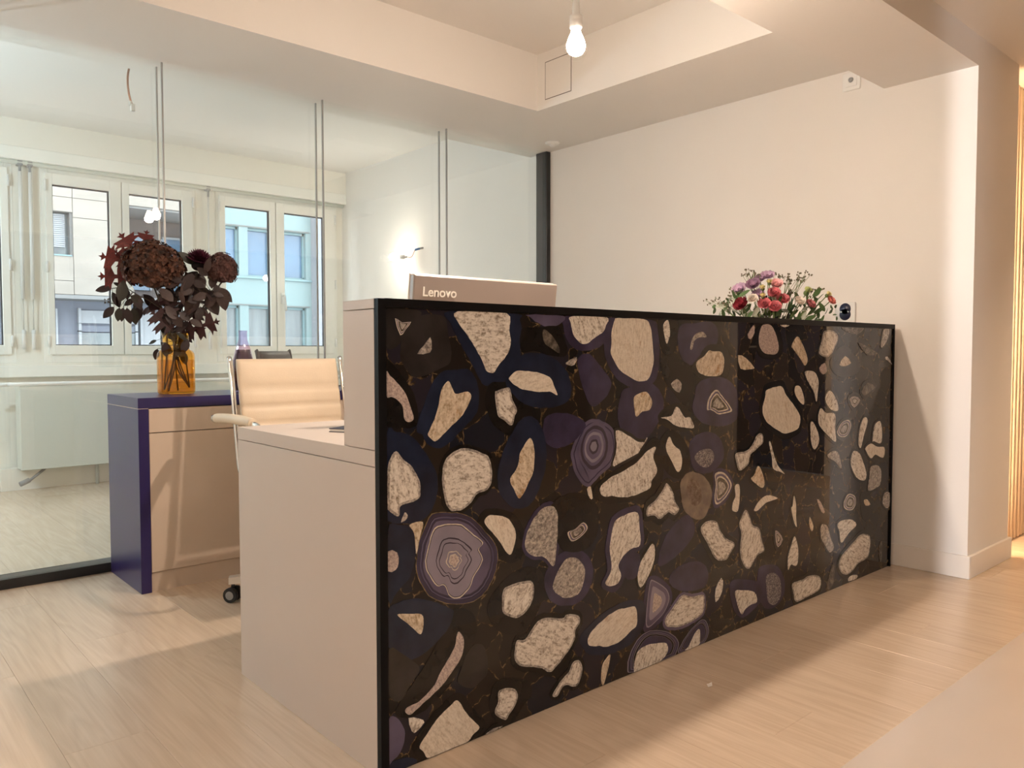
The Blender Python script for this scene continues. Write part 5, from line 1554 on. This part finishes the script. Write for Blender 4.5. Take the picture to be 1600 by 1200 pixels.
t = thing('ceiling_cable', 'loose copper coloured cable hanging from the ceiling behind the glass', 'cable', (0.37, 3.0, 2.6185))
bm = new_bm(); tube(bm, catmull([(0.372, 3.0, 2.62), (0.352, 3.0, 2.53), (0.335, 3.0, 2.44), (0.338, 3.0, 2.36), (0.352, 3.0, 2.30)], 6), 0.0055, 8)
part('sheath', bm, 'copper_sheath', t)
bm = new_bm(); box(bm, 0.345, 0.367, 2.99, 3.01, 2.262, 2.302, bev=0.003); box(bm, 0.338, 0.350, 2.992, 3.006, 2.29, 2.315, bev=0.002)
part('terminal_block', bm, 'aluminium', t)

t = thing('smoke_detector', 'small round white detector on the soffit above the black post', 'detector', (2.585, 2.085, ZS))
bm = new_bm(); lathe(bm, [(0, 0.0), (0.046, 0.0), (0.046, -0.006), (0.040, -0.012), (0.0, -0.012)], (2.59, 2.085, ZS), 28)
part('base', bm, 'white_plastic', t)
bm = new_bm(); lathe(bm, [(0, -0.010), (0.020, -0.011), (0.019, -0.020), (0.012, -0.028), (0, -0.030)], (2.59, 2.085, ZS), 20)
part('sensor_dome', bm, 'white_plastic', t)

t = thing('wall_sensor', 'square white sensor plate high on the wall beside the beam', 'sensor', (XW, 0.232, 2.255))
boxes('plate', [(XW - 0.008, XW, 0.19, 0.274, 2.208, 2.292)], 'white_plastic', t, bev=0.002)
boxes('inner_plate', [(XW - 0.011, XW - 0.007, 0.204, 0.260, 2.226, 2.282)], 'white_plastic', t, bev=0.001)
bm = new_bm(); lathe(bm, [(0, -0.006), (0.010, -0.006), (0.012, 0.0), (0, 0.0)], (XW - 0.011, 0.232, 2.256), 18, axis='X')
part('lens', bm, 'grey_plastic', t)

t = thing('power_socket', 'square wall socket with dark blue insert above the right counter end', 'socket', (XW, 0.242, 1.165))
boxes('plate', [(XW - 0.010, XW, 0.194, 0.290, 1.117, 1.213)], 'white_plastic', t, bev=0.003)
bm = new_bm()
lathe(bm, [(0, -0.004), (0.026, -0.004), (0.0275, 0.0), (0, 0.0)], (XW - 0.010, 0.242, 1.182), 22, axis='X')
lathe(bm, [(0, -0.004), (0.026, -0.004), (0.0275, 0.0), (0, 0.0)], (XW - 0.010, 0.242, 1.155), 22, axis='X')
part('insert', bm, 'socket_blue', t)
bm = new_bm()
box(bm, XW - 0.0155, XW - 0.0138, 0.222, 0.228, 1.165, 1.171); box(bm, XW - 0.0155, XW - 0.0138, 0.256, 0.262, 1.165, 1.171)
part('contacts', bm, 'aluminium', t)

t = thing('access_panel', 'flush square access panel in the ceiling upstand behind the bulb', 'access panel', (2.072, 1.51, 2.43))
hx = 2.072
boxes('panel', [(hx - 0.0015, hx, 1.417, 1.608, 2.354, 2.549)], 'ceiling_paint', t)
g = 0.0035
boxes('joint', [(hx - 0.0012, hx, 1.417 - g, 1.417, 2.354 - g, 2.549 + g), (hx - 0.0012, hx, 1.608, 1.608 + g, 2.354 - g, 2.549 + g), (hx - 0.0012, hx, 1.417, 1.608, 2.354 - g, 2.354), (hx - 0.0012, hx, 1.417, 1.608, 2.549, 2.549 + g)], 'joint_shadow', t)

# ------------------------------------------------------------------ on the floor in front
bm = new_bm()
nx, ny = 120, 46
x0, x1, y0, y1 = -0.4, 4.4, -1.85, -0.678
grid = []
for j in range(ny + 1):
    row = []
    for i in range(nx + 1):
        x = x0 + (x1 - x0) * i / nx
        y = y0 + (y1 - y0) * j / ny
        h = max(0.0, noise.noise(Vector((x * 2.2, y * 6, 1.3))) * 0.007 + noise.noise(Vector((x * 5, y * 14, 4))) * 0.0025)
        if abs(j - ny) < 1:
            h *= 0.3
        row.append(bm.verts.new((x, y + 0.001 * noise.noise(Vector((x * 3, 0, 0))), 0.0012 + h)))
    grid.append(row)
for j in range(ny):
    for i in range(nx):
        f = bm.faces.new((grid[j][i], grid[j][i + 1], grid[j + 1][i + 1], grid[j + 1][i])); f.smooth = True
tag(part('protective_sheet', bm, 'plastic_sheet'), 'translucent protective plastic sheet lying on the floor in the near corner', 'sheet')
bm = new_bm()
pv = [bm.verts.new((0.993 + x, -0.208 + y, z)) for x, y, z in ((-0.012, -0.004, 0.001), (0.002, -0.008, 0.002), (0.013, 0.001, 0.006), (0.004, 0.007, 0.002), (-0.006, 0.006, 0.004))]
bm.faces.new(pv)
r = bmesh.ops.extrude_face_region(bm, geom=bm.faces[:])
for e in r['geom']:
    if isinstance(e, bmesh.types.BMVert):
        e.co.z += 0.0015
tag(part('paper_scrap', bm, 'paper'), 'tiny white scrap of paper on the floor before the stone front', 'scrap')

# ------------------------------------------------------------------ across the street
mat('stone_pale', (0.222, 0.198, 0.172), 0.8, var=0.10, scale=1.3, stretch=(1, 1, 2.2), detail=8)
mat('stone_joint', (0.12, 0.115, 0.11), 0.9)
mat('plaster_cyan', (0.152, 0.205, 0.207), 0.8, var=0.03, scale=2)
mat('plaster_lilac', (0.188, 0.192, 0.208), 0.8, var=0.03, scale=2)
mat('frame_cyan', (0.135, 0.21, 0.225), 0.6)
mat('glass_blue', (0.075, 0.13, 0.20), 0.12, spec=0.6, var=0.12, scale=1.2)
mat('glass_grey', (0.105, 0.12, 0.125), 0.15, spec=0.6, var=0.3, scale=2.5, stretch=(2, 1, 0.2))
mat('soffit_grey', (0.15, 0.15, 0.15), 0.8)
mat('loggia_brown', (0.13, 0.105, 0.10), 0.8, var=0.1)
mat('panel_slate', (0.12, 0.13, 0.16), 0.7, var=0.08)
mat('shutter_white', (0.235, 0.245, 0.26), 0.6)
mat('street_grey', (0.30, 0.30, 0.30), 0.9, var=0.1)
FY = 15.0
boxes('street', [(-25, 30, 5.6, 24, -3.7, -3.6)], 'street_grey', st=True)
sb_ = thing('stone_building', 'pale stone clad building across the street behind the middle window', 'building', (1.0, FY, -3.6))
boxes('wall', [(-14, 1.72, FY + 0.03, FY + 0.35, 2.05, 12), (1.72, 2.66, FY + 0.03, FY + 0.35, 2.05, 2.78), (1.72, 2.66, FY + 0.03, FY + 0.35, 3.58, 12), (2.66, 3.66, FY + 0.03, FY + 0.35, 2.05, 12), (3.66, 5.25, FY + 0.03, FY + 0.35, 3.83, 12)], 'stone_joint', sb_)
for (a, b, z0, z1) in ((-6.0, 1.70, 2.06, 3.48), (1.72, 2.70, 2.315, 2.765), (1.70, 2.70, 2.06, 2.305), (2.71, 3.66, 2.06, 3.49), (2.71, 3.66, 3.50, 3.85), (1.72, 2.70, 3.59, 3.85), (-6.0, 1.70, 3.49, 3.85), (-6, 2.70, 3.86, 5.2), (2.71, 3.66, 3.86, 5.2), (3.67, 5.25, 3.845, 5.2), (-6, 5.25, 5.21, 11.9)):
    boxes('cladding_panel', [(a, b, FY, FY + 0.04, z0, z1)], 'stone_pale', sb_)
wn = boxes('shutter_window', [(1.72, 2.66, FY + 0.2, FY + 0.26, 2.78, 3.58)], 'glass_grey', sb_)
for k in range(17):
    zz = 2.94 + k * 0.0365
    boxes('shutter_slat', [(1.74, 2.60, FY + 0.15, FY + 0.19, zz, zz + 0.030)], 'shutter_white', wn)
boxes('window_sill', [(1.70, 2.68, FY - 0.02, FY + 0.2, 2.765, 2.79)], 'frame_cyan', wn)
# loggia and recessed lower floor
boxes('loggia_soffit', [(3.60, 5.25, FY + 0.04, FY + 1.5, 3.80, 3.84)], 'soffit_grey', sb_)
boxes('loggia_wall', [(3.0, 5.24, FY + 1.4, FY + 1.6, 2.0, 3.80)], 'loggia_brown', sb_)
for a, b in ((3.95, 4.45), (4.72, 5.25)):
    w_ = boxes('loggia_window', [(a, b, FY + 1.33, FY + 1.4, 2.3, 3.42)], 'glass_blue', sb_)
    boxes('window_frame', [(a - 0.04, a, FY + 1.30, FY + 1.4, 2.3, 3.46), (b, b + 0.04, FY + 1.30, FY + 1.4, 2.3, 3.46), (a - 0.04, b + 0.04, FY + 1.30, FY + 1.4, 3.42, 3.47)], 'shutter_white', w_)
boxes('lower_soffit', [(-14, 5.25, FY + 0.0, FY + 0.9, 1.98, 2.05)], 'soffit_grey', sb_)
boxes('lower_wall', [(-14, 5.25, FY + 0.75, FY + 0.95, -3.6, 1.98)], 'panel_slate', sb_)
for a, b, z0, z1, m_ in ((1.75, 2.50, 0.9, 1.78, 'glass_grey'), (2.96, 3.95, 1.55, 1.80, 'shutter_white'), (2.96, 3.95, 1.38, 1.50, 'panel_slate'), (2.96, 3.95, 0.6, 1.36, 'glass_grey'), (4.1, 4.7, 0.6, 1.80, 'shutter_white')):
    w_ = boxes('lower_window', [(a, b, FY + 0.68, FY + 0.76, z0, z1)], m_, sb_)
    boxes('window_frame', [(a - 0.05, a, FY + 0.64, FY + 0.76, z0, z1 + 0.04), (b, b + 0.05, FY + 0.64, FY + 0.76, z0, z1 + 0.04)], 'shutter_white', w_)

cy = thing('office_building', 'pale cyan plastered office building across the street behind the right window', 'building', (9, FY, -3.6))
cols = [(5.36, 5.875), (6.07, 6.60), (6.88, 7.42)]
rows = [(1.10, 1.975), (2.62, 3.655), (4.55, 5.6)]
bl = []
zc = [-3.6] + [v for r_ in rows for v in r_] + [12]
for i in range(0, len(zc), 2):
    bl.append((5.25, 7.55, FY, FY + 0.4, zc[i], zc[i + 1]))
xc = [5.25] + [v for c_ in cols for v in c_] + [7.55]
for z0, z1 in rows:
    for i in range(0, len(xc), 2):
        bl.append((xc[i], xc[i + 1], FY, FY + 0.4, z0, z1))
boxes('wall', bl, 'plaster_cyan', cy)
for k, (z0, z1) in enumerate(rows):
    for a, b in cols:
        w_ = boxes('office_window', [(a, b, FY + 0.16, FY + 0.2, z0, z1)], 'glass_grey' if k == 0 else 'glass_blue', cy)
        boxes('window_frame', [(a, a + 0.035, FY + 0.10, FY + 0.2, z0, z1), (b - 0.035, b, FY + 0.10, FY + 0.2, z0, z1), (a, b, FY + 0.10, FY + 0.2, z1 - 0.05, z1), (a, b, FY + 0.10, FY + 0.2, z0, z0 + 0.03)], 'frame_cyan', w_)
    boxes('sill_band', [(5.3, 7.55, FY - 0.04, FY, z0 - 0.055, z0 - 0.02)], 'frame_cyan', cy)
    boxes('lintel_band', [(5.3, 7.50, FY - 0.02, FY, z1 + 0.01, z1 + 0.03)], 'stone_joint', cy)
boxes('side_wing', [(7.552, 16, FY - 0.25, FY + 0.4, -3.6, 12)], 'plaster_lilac', cy)
